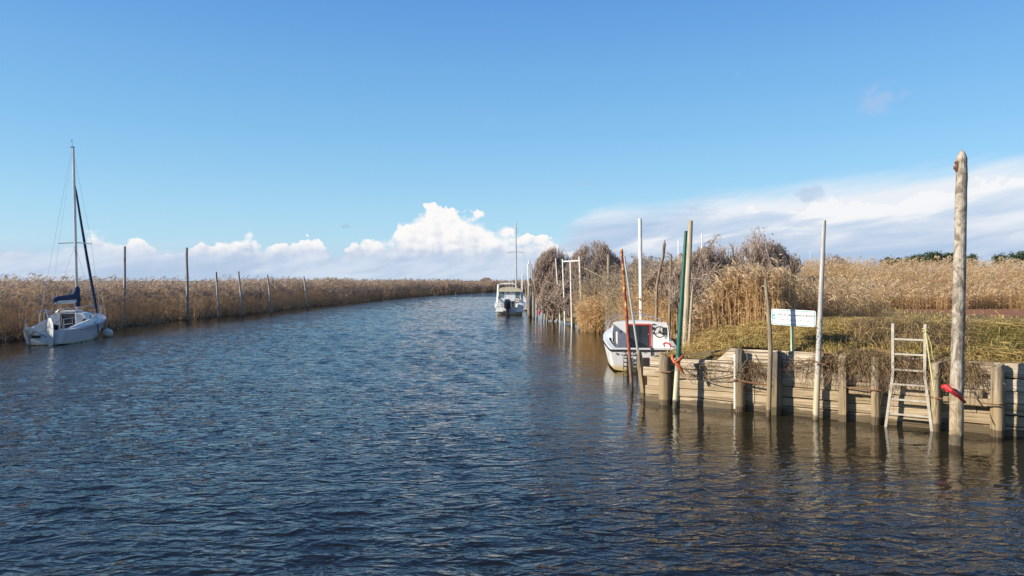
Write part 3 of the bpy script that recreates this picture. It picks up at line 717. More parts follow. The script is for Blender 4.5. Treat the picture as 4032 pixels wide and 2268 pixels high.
for i, (px, by, ty, wpx, lab) in enumerate([(2136,1266,1226,7,'leftmost short rotten pile under the far shrub'),(2147,1266,1230,7,'second short rotten pile from the left under the far shrub'),(2156,1269,1228,8,'third short rotten pile, tallest under the far shrub'),(2178,1268,1236,10,'thick short rotten pile left of the thin pale leaning pole'),(2195,1272,1252,8,'low rotten pile at the foot of the thin pale leaning pole')]):
    wpole('rotten_pile', lab, (px-1,by), (px+1,ty), wpx, wpx*.85, WOODB, cat='pile', group=gP, n=5, amp=.01, jit=.1, seed=60+i)
q = W(2122,1252); o_ = MB().tube([q+Vector((0,0,.2)), q+Vector((.03,0,.45)), q+Vector((.12,0,.62)), q+Vector((.1,0,.7))], [.05,.09,.07,.03], 8).build('red_fender', REDH, loc=q); tag(o_, 'small red fender hanging at the foot of the grey pole', 'fender')
# distant masts and antenna above the vegetation
for i, (px, by, ty, wpx, d_, lab) in enumerate([(2672,1040,948,5,70,'shorter bare white mast showing above the bushes behind the green pole'),(2764,1010,920,5,75,'taller bare white mast showing above the big bush'),(3190,1025,990,1.6,160,'very thin distant white antenna mast above the reed field')]):
    q = P(px, by, d_); q.z = .3; t_ = P(px-1, ty, d_); wd = wpx/FPX*d_/2
    o_ = MB().tube([q, t_, t_+Vector((0,0,.04))], [wd*1.1, wd*.8, wd*.4], 8).build('distant_mast', WHITEP, loc=q); tag(o_, lab, 'mast')

# ------------------------------------------------------------------ the sign
sp = WL(wl(3119,-.11)[0], .11); zb = 1.15
sign = thing('information_sign', 'white rectangular sign with teal border on a pale green post', 'sign', (sp.x, sp.y, zb))
MB().tube([(0,0,-.4),(0,0,.90)], .031, 12).build('post', plain('pale_green_paint', (.50,.60,.42), (.40,.50,.33), .5, 6), sign)
SGN = plain('sign_white', (.80,.79,.77), (.76,.75,.73), .35, 4, bump=0); TEAL = plain('sign_teal', (.10,.33,.37), (.22,.42,.44), .45, 14, bump=0); INK = plain('faded_ink', (.20,.20,.21), (.34,.34,.34), .6, 20, bump=0); TURQ = plain('logo_turquoise', (.05,.38,.45), (.1,.45,.5), .5, 8, bump=0)
def rrect(w_, h_, r_, y, n=6, inset=0.0):
    out_ = []
    for cx, cz, a0 in ((w_/2-r_, h_/2-r_, 0), (-w_/2+r_, h_/2-r_, 90), (-w_/2+r_, -h_/2+r_, 180), (w_/2-r_, -h_/2+r_, 270)):
        for i in range(n+1):
            a = R(a0+90*i/n); rr_ = r_-inset; out_.append((cx+rr_*math.cos(a), y, cz+rr_*math.sin(a)))
    return out_
SW, SH = .86, .325
pr = bpy.data.objects.new('panel', None)
mb = MB(); mb.loft([rrect(SW, SH, .045, 0), rrect(SW, SH, .045, -.022)], closed=True, cap0=True, cap1=True); panel = mb.build('panel', SGN, sign, smooth=False, bevel=.003)
panel.location = (.035-UI.x*.036, -UI.y*.036, .80); panel.rotation_euler = (0, R(1.8), R(-33))
MB().loft([rrect(SW, SH, .045, -.0245, inset=.014), rrect(SW, SH, .045, -.0245, inset=.030)], closed=True).build('border', TEAL, panel, smooth=False)
def text_mesh(s, size, mat, name, parent, loc, rot, width=None, align='CENTER', bold=0.0):
    cu = bpy.data.curves.new(name, 'FONT'); cu.body = s; cu.size = size; cu.align_x = align; cu.offset = bold; cu.resolution_u = 3
    to = bpy.data.objects.new('tmp_text', cu); COL.objects.link(to); dg = bpy.context.evaluated_depsgraph_get()
    me = bpy.data.meshes.new_from_object(to.evaluated_get(dg)); bpy.data.objects.remove(to); me.materials.clear()
    if width:
        xs = [v.co.x for v in me.vertices]; f = width/(max(xs)-min(xs))
        for v in me.vertices: v.co.x *= f
    o = link(name, me, mat, parent); o.location = loc; o.rotation_euler = rot; return o
text_mesh('PORT des Tuiles - Commune de BIGANOS', .062, INK, 'lettering', panel, (.045,-.026,.035), (R(90),0,0), .70, bold=.0012)
text_mesh("Fin de la descente de L'Eyre en canoë", .055, INK, 'lettering', panel, (.03,-.026,-.062), (R(90),0,0), .58)
mb = MB(); mb.loft([[(-.375+rr_*.55*math.cos(a), -.0255, .005+rr_*1.2*math.sin(a)) for a in [2*math.pi*i/20 for i in range(20)]] for rr_ in (.038,.050)], closed=True); mb.box((-.375,-.0255,.028), (.03,.001,.03)); mb.box((-.372,-.0255,-.03), (.012,.001,.05)); mb.build('logo', TURQ, panel, smooth=False)

# ------------------------------------------------------------------ ladder with its rope, hoses
lx0, lY = wl(3524,.22); ladder = thing('ladder', 'aluminium ladder with flared foot standing against the quay wall', 'ladder', WL(wl(3578,.22)[0], -.22), WZ)
LH = .262
def zrow(py, px=3578, off=.22): return CAMZ-(py-HY)/FPX*wl(px, off)[1]
zt, zk = zrow(1275), zrow(1482)
LAD = plain('ladder_aluminium', (.50,.465,.40), (.36,.32,.25), .55, 7, metal=.2, bump=.1)
for s_ in (-1, 1):
    mb = MB(); st = [(s_*.262,0,zt),(s_*.258,0,zk+.1),(s_*.262,0,zk),(s_*.40,-.05,-.25)]
    mb.loft([[(x-.023,y-.03,z),(x+.023,y-.03,z),(x+.023,y+.03,z),(x-.023,y+.03,z)] for x, y, z in st], closed=True, cap0=True, cap1=True); mb.build('rail', LAD, ladder, smooth=False)
for i, py in enumerate((1337,1396,1458,1516,1576,1634,1694)):
    z = zrow(py); hw = .262 if z > zk else .262+(zk-z)/(zk+.25)*.138
    MB().box((0, -.005-(0 if z > zk else (zk-z)*.03), z), (hw*2-.04,.035,.034)).build('rung', LAD, ladder, smooth=False, bevel=.004)
tpq = W(3763,1750)
a_ = WL(wl(3578,.22)[0]+.265, -.24, zt-.09); b_ = Vector((tpq.x-.30, tpq.y+.10, .86))
mb = MB(); mb.tube([a_+Vector((.06,0,.03)), a_, a_.lerp(b_,.5)+Vector((0,0,-.02)), b_], .012, 6); mb.torus(a_, .035, .012, (.3,0,1), 10, 5); mb.torus(a_+Vector((0,0,-.03)), .04, .012, (-.2,.2,1), 10, 5)
mb.tube([a_+Vector((.02,0,-.02)), a_+Vector((.10,-.02,-.3)), a_+Vector((.12,-.02,-.5)), a_+Vector((.2,-.02,-.62))], .008, 5); mb.tube([b_, b_+Vector((.01,0,-.25)), b_+Vector((-.03,0,-.33))], .006, 5)
o_ = mb.build('mooring_rope', ROPEY, loc=a_); tag(o_, 'yellow-green rope tied from the ladder top down to the red hose', 'rope')
d0 = tpq.y; hs = [P(3716,1524,d0+.02), P(3728,1523,d0-.14), P(3745,1537,d0-.19), P(3775,1560,d0-.16), P(3795,1580,d0-.06), P(3801,1586,d0+.04)]
mb = MB().tube(hs, [.042,.045,.034,.031,.028,.015], 10); mb.tube([hs[0]+Vector((-.02,0,.03)), hs[0]+Vector((.03,-.03,-.02)), hs[1]+Vector((0,-.02,-.05))], .035, 8)
o_ = mb.build('red_hose', REDH, loc=hs[2]); tag(o_, 'red hose sleeve slung round the tall adzed post', 'hose')
gq = W(2658,1606); d1 = gq.y
c_ = P(2668,1415,d1); hz = [P(2668,1404,d1+.12), P(2647,1400,d1+.05), P(2648,1412,d1-.06), P(2656,1428,d1-.11), P(2672,1420,d1-.12), P(2688,1404,d1-.04), P(2683,1397,d1+.06), P(2668,1402,d1+.11)]
mb = MB().tube(hz, .034, 9, cap=True); mb.tube([P(2657,1425,d1-.10), P(2670,1440,d1-.13), P(2682,1455,d1-.12), P(2694,1474,d1-.10)], [.03,.045,.04,.012], 8)
o_ = mb.build('orange_hose', ORANGE, loc=c_); tag(o_, 'orange hose loop tied round the green pole at the quay', 'hose')
mb = MB().tube([P(2660,1432,d1-.1), P(2676,1458,d1-.11), P(2690,1474,d1-.1)], .008, 5); o_ = mb.build('thin_line', SAILW, loc=c_); tag(o_, 'thin pale line hanging beside the orange hose tail', 'line')
q = P(3764,655,tpq.y); o_ = MB().box(q+Vector((.01,-.01,0)), (.035,.06,.17)); o_.tube([q+Vector((0,-.02,-.05)), q+Vector((-.05,-.03,-.05)), q+Vector((-.05,-.03,.0))], .012, 6); o_.tube([q+Vector((0,-.02,.05)), q+Vector((-.04,-.03,.06))], .012, 6)
o_ = o_.build('iron_cleat', RUST, loc=q); tag(o_, 'small dark iron cleat high on the left of the tall post', 'cleat')
# sagging fence wire across the bank behind the sign
wp = [P(2700,1095,21), P(2790,1100,20.5), P(2900,1125,20), P(3060,1160,19.6), P(3225,1190,19.2), P(3290,1200,19.2)]
o_ = MB().tube(wp, .007, 5).build('fence_wire', ROPEG, loc=wp[3]); tag(o_, 'thin sagging wire stretched across the bushes above the sign', 'wire')
wpole('fence_stake', 'thin grey stake just behind the top of the sign', (3112,1300), (3113,1162), 4, 3, WOODG, d=19.4, z=1.2, cat='stake', n=5, amp=.012, jit=.1, top='splint', sink=.3)
# ------------------------------------------------------------------ boats
def catmull(rows_, n):
    A = np.array(rows_, float); out_ = []
    for i in range(n+1):
        t_ = i/n*(len(A)-1); k0 = min(int(t_), len(A)-2); f = t_-k0
        p0, p1, p2, p3 = A[max(k0-1,0)], A[k0], A[k0+1], A[min(k0+2,len(A)-1)]
        out_.append(.5*((2*p1)+(-p0+p2)*f+(2*p0-5*p1+4*p2-p3)*f*f+(-p0+3*p1-3*p2+p3)*f**3))
    return out_
def hull_ring(r_):
    y, b, zs, c, zc, zk = r_; b = max(b, .012); c = max(min(c, b), .008)
    h = [(b, zs), ((b*.62+c*.38)*1.01, zs*.6+zc*.4), ((b*.25+c*.75)*1.0, zs*.25+zc*.75), (c, zc), (c*.6, zc*.45+zk*.55), (0, zk)]
    return [(-x, y, z) for x, z in h]+[(x, y, z) for x, z in h[-2::-1]]
def mk_hull(st, n, mat, par):
    S_ = catmull(st, n); rings = [hull_ring(r_) for r_ in S_]
    mb = MB().loft(rings, cap0=True); mb.build('hull', mat, par, sharp=50); return S_
def sheer_at(S_, y):
    ys = [r_[0] for r_ in S_]; return np.interp(y, ys, [r_[1] for r_ in S_]), np.interp(y, ys, [r_[2] for r_ in S_])
def rub(S_, z_off, r_, mat, par, name='rub_rail', y0=None, out_=.01):
    for s_ in (-1, 1): MB().tube([(s_*(r[1]+out_), r[0], r[2]+z_off) for r in S_ if y0 is None or r[0] >= y0], r_, 6).build(name, mat, par)
def foredeck(S_, y0, camber, mat, par, name='deck', ins=.0, dz=0.004):
    rings = []
    for r in S_:
        if r[0] >= y0-1e-6:
            b = max(r[1]-ins, .01); rings.append([(x*b, r[0], r[2]+dz+camber*(1-x*x)) for x in (-1,-.75,-.4,0,.4,.75,1)])
    return MB().loft(rings).build(name, mat, par, sharp=50)
def outboard(par, loc, tilt, s_, cowl, legm, name='outboard_motor'):
    def T(x, y, z):
        c_, q = math.cos(tilt), math.sin(tilt); return (loc[0]+x*s_, loc[1]+(y*c_+z*q)*s_, loc[2]+(-y*q+z*c_)*s_)
    mb = MB(); prof = [(0,.14,.11),(.04,.20,.15),(.2,.22,.16),(.33,.20,.145),(.37,.15,.11)]
    rings = []
    for z, ry, rx in prof: rings.append([T(rx*math.copysign(abs(math.cos(a))**.5, math.cos(a)), -.16-.02+ry*math.copysign(abs(math.sin(a))**.5, math.sin(a)), z) for a in [2*math.pi*i/14 for i in range(14)]])
    mb.loft(rings, closed=True, cap0=True, cap1=True); m_ = mb.build(name, cowl, par)
    mb = MB(); rings = []
    for z, hy, hx, cy in ((.02,.09,.07,-.18),(-.3,.075,.05,-.18),(-.55,.07,.035,-.18),(-.72,.09,.03,-.19),(-.86,.05,.012,-.2)): rings.append([T(hx*math.cos(a), cy+hy*math.sin(a), z) for a in [2*math.pi*i/8 for i in range(8)]])
    mb.loft(rings, closed=True, cap0=True, cap1=True); mb.tube([T(0,-.36,-.68), T(0,-.04,-.68)], .045*s_, 8)
    mb.box(T(0,-.06,-.05), (.16*s_,.14*s_,.3*s_)); mb.build('leg', legm, m_)
    mb = MB()
    for i in range(3):
        a = 2*math.pi*i/3; mb.add([T(0,-.37,-.68), T(.10*math.cos(a-.35), -.38, -.68+.10*math.sin(a-.35)), T(.12*math.cos(a), -.36, -.68+.12*math.sin(a)), T(.10*math.cos(a+.35), -.345, -.68+.10*math.sin(a+.35))], [(0,1,2,3)])
    mb.build('propeller', legm, m_, smooth=False)
    return m_
# ---- sailing boat on the left
sb = thing('sailboat', 'small white sailing boat with navy sail cover moored by the left reeds', 'sailboat', (-19.55,30.9,0), R(10.8))
st = [(0,.80,.62,.66,.05,-.02),(.7,.96,.64,.80,.0,-.14),(1.8,1.10,.70,.92,-.02,-.22),(3.2,1.14,.78,.86,-.02,-.26),(4.6,.88,.88,.52,.02,-.22),(5.6,.48,.97,.2,.06,-.14),(6.25,.06,1.04,.015,.12,.0)]
Sb = mk_hull(st, 26, HULLG, sb)
NAVYP = plain('navy_stripe', (.03,.04,.09), (.04,.05,.1), .4, 5, bump=0)
rub(Sb, -.10, .014, NAVYP, sb, 'stripe', .9); rub(Sb, -.20, .010, NAVYP, sb, 'stripe', 1.6, -.005); rub(Sb, .01, .022, ALU, sb, 'toe_rail', 1.6)
foredeck(Sb, 2.55, .05, GEL, sb)
# cockpit: side decks, coamings, seats and sole
for s_ in (-1, 1):
    r_ = [q for q in Sb if q[0] <= 2.75]
    MB().loft([[(s_*q[1], q[0], q[2]+.004), (s_*(q[1]-.30), q[0], q[2]+.03), (s_*(q[1]-.33), q[0], q[2]-.28), (s_*.30, q[0], q[2]-.29), (s_*.29, q[0], .12)] for q in r_]).build('side_deck', GEL, sb, sharp=30)
    MB().loft([[(s_*(sheer_at(Sb,y)[0]-.16),y,sheer_at(Sb,y)[1]+.01),(s_*(sheer_at(Sb,y)[0]-.20),y,sheer_at(Sb,y)[1]+h_),(s_*(sheer_at(Sb,y)[0]-.28),y,sheer_at(Sb,y)[1]+h_),(s_*(sheer_at(Sb,y)[0]-.31),y,sheer_at(Sb,y)[1]-.1)] for y, h_ in ((.5,.02),(1.1,.10),(1.9,.17),(2.75,.24))], cap0=True).build('coaming', GEL, sb, sharp=30)
MB().add([(-.31,0,.13),(.31,0,.13),(.31,2.7,.13),(-.31,2.7,.13)], [(0,1,2,3)]).build('cockpit_sole', GEL, sb, smooth=False)
# coachroof
def coach(par, secs, mat, name='coachroof'):
    rings = []
    for y, wb, wt, z0, z1 in secs: rings.append([(-wb,y,z0),(-wt*1.02,y,z0+(z1-z0)*.75),(-wt*.88,y,z1-.02),(-wt*.45,y,z1+.03),(0,y,z1+.045),(wt*.45,y,z1+.03),(wt*.88,y,z1-.02),(wt*1.02,y,z0+(z1-z0)*.75),(wb,y,z0)])
    return MB().loft(rings, cap0=True, cap1=True).build(name, mat, par, sharp=35)
cr = coach(sb, [(2.45,.80,.70,.72,1.24),(2.9,.84,.72,.74,1.25),(3.7,.76,.62,.78,1.22),(4.3,.60,.46,.86,1.12),(4.85,.36,.26,.94,1.02)], GEL)
for s_ in (-1, 1): MB().add([(s_*.815,3.0,.95),(s_*.755,3.75,.96),(s_*.70,3.75,1.10),(s_*.765,3.0,1.13)], [(0,1,2,3)]).build('cabin_window', GLASS, cr, smooth=False)
MB().box((0,2.437,.82), (.60,.02,.80)).build('companionway', DARK, cr, smooth=False); MB().box((0,2.9,1.32), (.62,.95,.05)).build('hatch', GEL, cr, smooth=False, bevel=.015)  # companionway: dark-coloured panel stands in for the shade inside the opening
for s_ in (-1,1): MB().tube([(s_*.34,2.43,.45),(s_*.34,2.43,1.24)], .025, 6).build('door_frame', GEL, cr)
MB().tube([(-.5,2.5,1.27),(-.35,2.48,1.42),(0,2.48,1.47),(.35,2.48,1.42),(.5,2.5,1.27)], .018, 6).build('spray_hoop', STEEL, sb)
# rudder lifted on the transom
rings = [[(x_*t_, y-.10, z) for x_, y in ((-1,-w_*.4),(1,-w_*.4),(1,w_*.6),(-1,w_*.6))] for z, w_, t_ in ((-.12,.2,.012),(.15,.28,.018),(.6,.36,.02),(.95,.30,.018),(1.14,.12,.012))]
rud = MB().loft([[(.26+x*.5+(y+.1)*.86, -.1-(y+.1)*.5+x*.86, z) for x, y, z in r_] for r_ in rings], closed=True, cap0=True, cap1=True).build('rudder', GEL, sb, sharp=40)
MB().tube([(.24,-.05,.85),(.20,.7,.92),(.18,1.2,.95)], .022, 6).build('tiller', WOODY, rud)
outboard(sb, (-.50,-.06,.50), R(-14), .80, CREAM, RUBG)
MB().box((-.30,-.02,.36), (.34,.10,.10)).build('motor_bracket', BLACK, sb, smooth=False)
# rails
for s_ in (-1, 1):
    mb = MB().tube([(s_*.74,.06,.62),(s_*.72,.04,1.08),(s_*.86,.55,1.10),(s_*.90,.62,.64)], .013, 6); mb.tube([(s_*.73,.05,.86),(s_*.87,.58,.87)], .010, 5); mb.build('pushpit', STEEL, sb)
    for y in (2.2,3.8): b_, z_ = sheer_at(Sb, y); MB().tube([(s_*(b_-.06),y,z_),(s_*(b_-.06),y,z_+.5)], .012, 6).build('stanchion', STEEL, sb)
    lp_ = [(s_*.86,.55,1.10)]+[(s_*(sheer_at(Sb,y)[0]-.06),y,sheer_at(Sb,y)[1]+.49) for y in (2.2,3.8)]+[(s_*.42,5.3,1.42)]
    MB().tube(lp_, .006, 4).build('lifeline', STEEL, sb)
mb = MB().tube([(-.42,5.3,.95),(-.42,5.3,1.42),(-.24,5.95,1.47),(0,6.2,1.48),(.24,5.95,1.47),(.42,5.3,1.42),(.42,5.3,.95)], .014, 6)
for s_ in (-1,1): mb.tube([(s_*.22,5.95,1.0),(s_*.23,5.97,1.47)], .012, 5)
mb.tube([(-.3,5.7,1.2),(0,6.15,1.24),(.3,5.7,1.2)], .010, 5); mb.build('pulpit', STEEL, sb)
# spars
def heel(z): return -.022*(z-1.2)
mast = MB().tube([(heel(z),3.55,z) for z in (1.24,3,5,7,8.87)], [.06,.06,.06,.058,.05], 10, flat=1.25).build('mast', ALU, sb)
mb = MB().tube([(heel(8.9)-.02,3.55,8.85),(heel(9)-.05,3.52,9.2)], .008, 4); mb.box((heel(8.9)-.03,3.55,8.9), (.16,.05,.04)); mb.add([(heel(9)-.12,3.5,9.18),(heel(9)+.02,3.52,9.26),(heel(9)-.04,3.52,9.2)], [(0,1,2)]); mb.build('wind_vane', NAVY, mast)
MB().tube([(heel(1.8),3.5,1.80),(.03,2.2,1.79),(.05,.95,1.72)], .042, 8).build('boom', ALU, sb)
prof = [(3.66,2.18,.09,.26),(3.45,2.04,.13,.38),(3.1,1.93,.13,.20),(2.4,1.91,.12,.15),(1.7,1.90,.11,.14),(1.15,1.88,.09,.11),(.92,1.84,.05,.07)]
rings = []
rc = random.Random(3)
for y, z, rx, rz_ in catmull(prof, 20): rings.append([(rx*math.cos(a)*(1+rc.uniform(-.08,.08)), y, z+rz_*math.sin(a)*(1 if math.sin(a) > 0 else .62)+rc.uniform(-.012,.012)) for a in [2*math.pi*i/12 for i in range(12)]])
sc = MB().loft(rings, closed=True, cap0=True, cap1=True).build('sail_cover', NAVY, sb, sharp=60)
MB().tube([(heel(z),3.58,z) for z in (1.5,1.85,2.15,2.45)], [.13,.15,.12,.08], 10, jit=.06, rng=rc).build('mast_boot', NAVY, sc)
MB().loft([[(x*.10,y,z) for x, z in ((-1,1.83),(-1.05,1.72),(0,1.66),(1.05,1.72),(1,1.83))] for y in (3.2,2.2,1.1)]).build('sail_foot', SAILW, sc)
MB().tube([(heel(4.47)-.70,3.50,4.42),(heel(4.47),3.55,4.47),(heel(4.47)+.70,3.50,4.42)], .02, 6).build('spreader', ALU, mast)
jb = [Vector((heel(7.26),3.62,7.26)), Vector((0,6.02,1.22))]; jp = [jb[0].lerp(jb[1], t_)+Vector((0,-.05*math.sin(math.pi*t_),-.05*math.sin(math.pi*t_))) for t_ in (0,.08,.3,.55,.8,.97,1)]
MB().tube(jp, [.02,.045,.055,.065,.07,.06,.03], 8).build('furled_jib', NAVY, sb)
MB().tube([jp[-1], (0,6.1,1.08)], .05, 8).build('furling_drum', BLACK, sb)
for s_ in (-1, 1):
    MB().tube([(heel(8.8),3.5,8.8),(heel(4.47)+s_*.70,3.5,4.42),(s_*1.08,3.35,.82)], .006, 4).build('shroud', STEEL, sb)
    MB().tube([(heel(4.4),3.5,4.35),(s_*1.06,3.0,.8)], .006, 4).build('shroud', STEEL, sb)
MB().tube([(heel(8.85)-.03,3.48,8.85),(-.2,.05,1.05)], .006, 4).build('backstay', STEEL, sb)
MB().tube([(.02,1.4,1.72),(.05,1.55,.55)], .012, 5).build('mainsheet', ROPEG, sb); MB().tube([(.06,1.4,1.72),(.13,1.55,.55)], .012, 5).build('mainsheet', ROPEG, sb)
MB().tube([(.75,5.0,.95),(.6,5.1,1.75),(.56,5.12,2.0)], .02, 6).build('boat_hook', WOODY, sb)
for y in (2.6,): b_, z_ = sheer_at(Sb, y); MB().tube([(b_+.03,y,z_),(b_+.05,y-.03,.32),(b_+.03,y+.12,.30),(b_+.03,y+.1,z_)], .014, 5).build('hanging_line', NAVY, sb)
mb = MB(); mb.sphere((.72,2.32,.92), .09, 8, 6); mb.sphere((.70,2.38,.86), .07, 8, 6); mb.build('winch', BLACK, sb)
MB().tube([(.1,-.02,.35),(-.45,-.03,.62),(-.62,-.03,.72)], .02, 6).build('boarding_rail', STEEL, sb)
# a rail rack with gear on the port quarter
mb = MB(); 
for x_, y in ((-.3,.3),(-.12,.25),(.06,.30)): mb.tube([(x_,y,.62),(x_+.03,y,1.42)], .015, 5)
mb.tube([(-.45,.28,1.38),(.2,.28,1.42)], .018, 6); mb.tube([(.2,.25,.5),(-.05,.28,1.5)], .022, 6); mb.build('gear_rack', STEEL, sb)
# buoy
bq = W(424,1326); bq.z = 0
by_ = thing('buoy', 'round white mooring buoy floating at the bow of the sailing boat', 'buoy', bq)
MB().sphere((0,0,.16), .23, 18, 12).build('float', BUOY, by_); MB().torus((0,0,.19), .231, .012, (0,.25,1), 20, 5).build('rope_band', ROPEG, by_); MB().torus((0,0,.40), .03, .01, (1,0,0), 10, 5).build('ring', STEEL, by_)
q1 = Vector((-20.5,37.0,.95)); o_ = MB().tube([q1, q1.lerp(bq+Vector((0,0,.38)), .5)-Vector((0,0,.1)), bq+Vector((0,0,.38))], .012, 5).build('mooring_line', ROPEG, loc=bq); tag(o_, 'thin line from the sailing boat bow to the white buoy', 'rope')

# ---- open cabin boat with the red door
cb = thing('cabin_boat', 'white cabin boat with red door frame moored at the quay end', 'boat', (3.93,21.95,0), R(-4.5))
st = [(0,1.0,.66,.88,.06,-.10),(1.2,1.06,.70,.95,.06,-.14),(2.6,1.10,.80,.94,.07,-.18),(3.8,.98,.92,.74,.10,-.18),(4.8,.62,1.04,.38,.16,-.12),(5.5,.05,1.14,.02,.3,.1)]
Sc = mk_hull(st, 24, HULLW, cb)
rub(Sc, -.03, .028, BLACK, cb); MB().tube([(-1.02,-.012,.625),(1.02,-.012,.625)], .026, 6).build('rub_rail', BLACK, cb)
yc = 2.35
for s_ in (-1, 1):
    r_ = [q for q in Sc if q[0] <= yc+.3]
    MB().loft([[(s_*(q[1]+.005), q[0], q[2]+.0), (s_*(q[1]-.01), q[0], q[2]+.03), (s_*(q[1]-.17), q[0], q[2]+.03), (s_*(q[1]-.19), q[0], q[2]), (s_*(q[1]-.21), q[0], .16)] for q in r_]).build('gunwale', GEL, cb, sharp=30)
MB().loft([[(x,y,z) for y, z in ((-.004,.655),(.0,.69),(.17,.69),(.19,.66),(.19,.16))] for x in (-1.0,-.5,0,.5,1.0)]).build('transom_cap', GEL, cb, sharp=30)
MB().add([(-.9,.15,.165),(.9,.15,.165),(.9,yc+.1,.165),(-.9,yc+.1,.165)], [(0,1,2,3)]).build('cockpit_sole', GEL, cb, smooth=False)
foredeck(Sc, yc, .05, GEL, cb)
# cabin with recessed bulkhead and side wings
cab_ = coach(cb, [(yc,.93,.86,.70,1.33),(yc+.7,.93,.84,.76,1.34),(yc+1.5,.76,.66,.86,1.26),(yc+2.1,.5,.42,.98,1.12)], GEL, 'cabin')
cab_.location.x = .09
MB().box((0,yc-.012,.75), (1.74,.03,1.17)).build('bulkhead', GEL, cab_, smooth=False, bevel=.01)
for s_ in (-1, 1): MB().loft([[(s_*.90+a*.05,y,z0),(s_*.90+a*.05,y,z1)] for a, y, z0, z1 in ((-.5,yc,.70,1.30),(-.5,yc-.42,.70,1.06),(-.5,yc-.55,.70,.72),(.5,yc-.55,.70,.72),(.5,yc-.42,.70,1.06),(.5,yc,.70,1.30))]).build('side_wing', GEL, cab_, sharp=20)
MB().box((-.78,yc-.35,.80), (.07,.34,.5)).build('side_box', GEL, cab_, smooth=False, bevel=.015)
fy = yc-.04
mb = MB(); mb.box((-.385,fy,.78), (.05,.04,.92)); mb.box((.325,fy,.78), (.05,.04,.92)); mb.box((-.03,fy,1.255), (.76,.04,.045)); mb.build('door_frame', REDP, cab_, smooth=False)
dr = MB().box((-.03,fy+.008,.775), (.66,.02,.92)).build('door', GLASS, cab_, smooth=False)
MB().tube([(-.03,fy-.006,.32),(-.03,fy-.006,1.23)], .012, 6).build('door_seam', DARK, dr); MB().box((.27,fy-.01,.95), (.03,.03,.05)).build('door_latch', STEEL, dr, smooth=False)
whl = MB().torus((.62,yc-.20,1.03), .175, .017, (0,-1,.25), 24, 6).build('steering_wheel', BLACK, cab_)
mb = MB()
for a in (90,210,330): mb.tube([(.62,yc-.2,1.03),(.62+.17*math.cos(R(a)),yc-.2-.04*math.sin(R(a)),1.03+.17*math.sin(R(a)))], .013, 5)
mb.tube([(.62,yc-.2,1.03),(.62,yc,1.0)], .035, 8); mb.sphere((.62,yc-.21,1.03), .05, 10, 6); mb.build('wheel_spoke', BLACK, whl)
mb = MB(); mb.tube([(.44,yc-.045,1.13),(.44,yc-.02,1.13)], .052, 14); mb.build('gauge', BLACK, cab_); MB().tube([(.44,yc-.045,.98),(.44,yc-.02,.98)], .036, 12).build('gauge', BLACK, cab_)
MB().box((.80,yc-.06,1.05), (.16,.06,.24)).build('instrument_panel', BLACK, cab_, smooth=False, bevel=.01)
MB().box((.44,yc-.04,1.27), (.09,.03,.03)).build('vent', BLACK, cab_, smooth=False); MB().tube([(-.62,yc-.09,1.02),(-.62,yc-.02,1.02)], .03, 8).build('horn', BLACK, cab_)
rl = [(-.96,yc+.1,1.12),(-.90,yc+.12,1.36),(-.55,yc+.5,1.50),(0,yc+.6,1.54),(.5,yc+.5,1.50),(.84,yc+.1,1.40)]
mb = MB().tube(rl, .014, 6)
for x, y, z in rl[2:5]: mb.tube([(x,y,z),(x,y,1.32)], .011, 5)
mb.build('roof_rail', STEEL, cb)
for s_ in (-1,1): MB().tube([(s_*.95,3.3,.95),(s_*.92,3.5,1.35),(s_*.5,4.6,1.5),(0,5.3,1.55)], .013, 6).build('bow_rail', STEEL, cb)
# transom fittings
for x in (-.62,-.34): MB().tube([(x,-.02,.60),(x,-.06,.55),(x,-.06,.10),(x+.0,-.03,.06)], .014, 6).build('boarding_ladder', STEEL, cb)
for z in (.16,.28,.40): MB().box((-.48,-.07,z), (.27,.06,.03)).build('ladder_step', BLACK, cb, smooth=False)
MB().box((-.42,-.02,.50), (.55,.03,.02)).build('bracket_bar', STEEL, cb, smooth=False); MB().tube([(-.82,-.03,.53),(-.82,-.01,.53)], .03, 10).build('drain', STEEL, cb); MB().tube([(.20,-.02,.72),(.20,-.03,.40)], .018, 6).build('flag_socket', BLACK, cb); MB().torus((.20,-.02,.72), .035, .012, (0,1,0), 10, 5).build('ring', BLACK, cb)
LET = plain('dark_lettering', (.05,.055,.07), (.08,.08,.09), .5, 6, bump=0)
text_mesh('ARI', .085, LET, 'lettering', cb, (-.38,-.016,.545), (R(84),0,0), .16); text_mesh('IV', .085, LET, 'lettering', cb, (.02,-.016,.545), (R(84),0,0), .09)
q = sheer_at(Sc, .75); text_mesh('AC 5762', .16, LET, 'lettering', cb, (-1.012,.85,.40), (R(98),0,R(-92.5)), .55)
MB().tube([(.82,.3,.72),(.80,.42,.78),(.70,.48,.82),(.62,.45,.80),(.64,.38,.72)], .03, 7).build('red_rope', REDP, cb)
outb = MB().box((.05,-.10,.30), (.20,.16,.24)).build('motor_mount', BLACK, cb, smooth=False)
q = Vector((5.2,21.6,.75)); mb = MB().torus((5.12,21.5,.72), .13, .06, (.8,.6,.1), 14, 7); o_ = mb.build('tyre_fender', BLACK, loc=q); tag(o_, 'small dark tyre fender at the right corner of the cabin boat', 'fender')

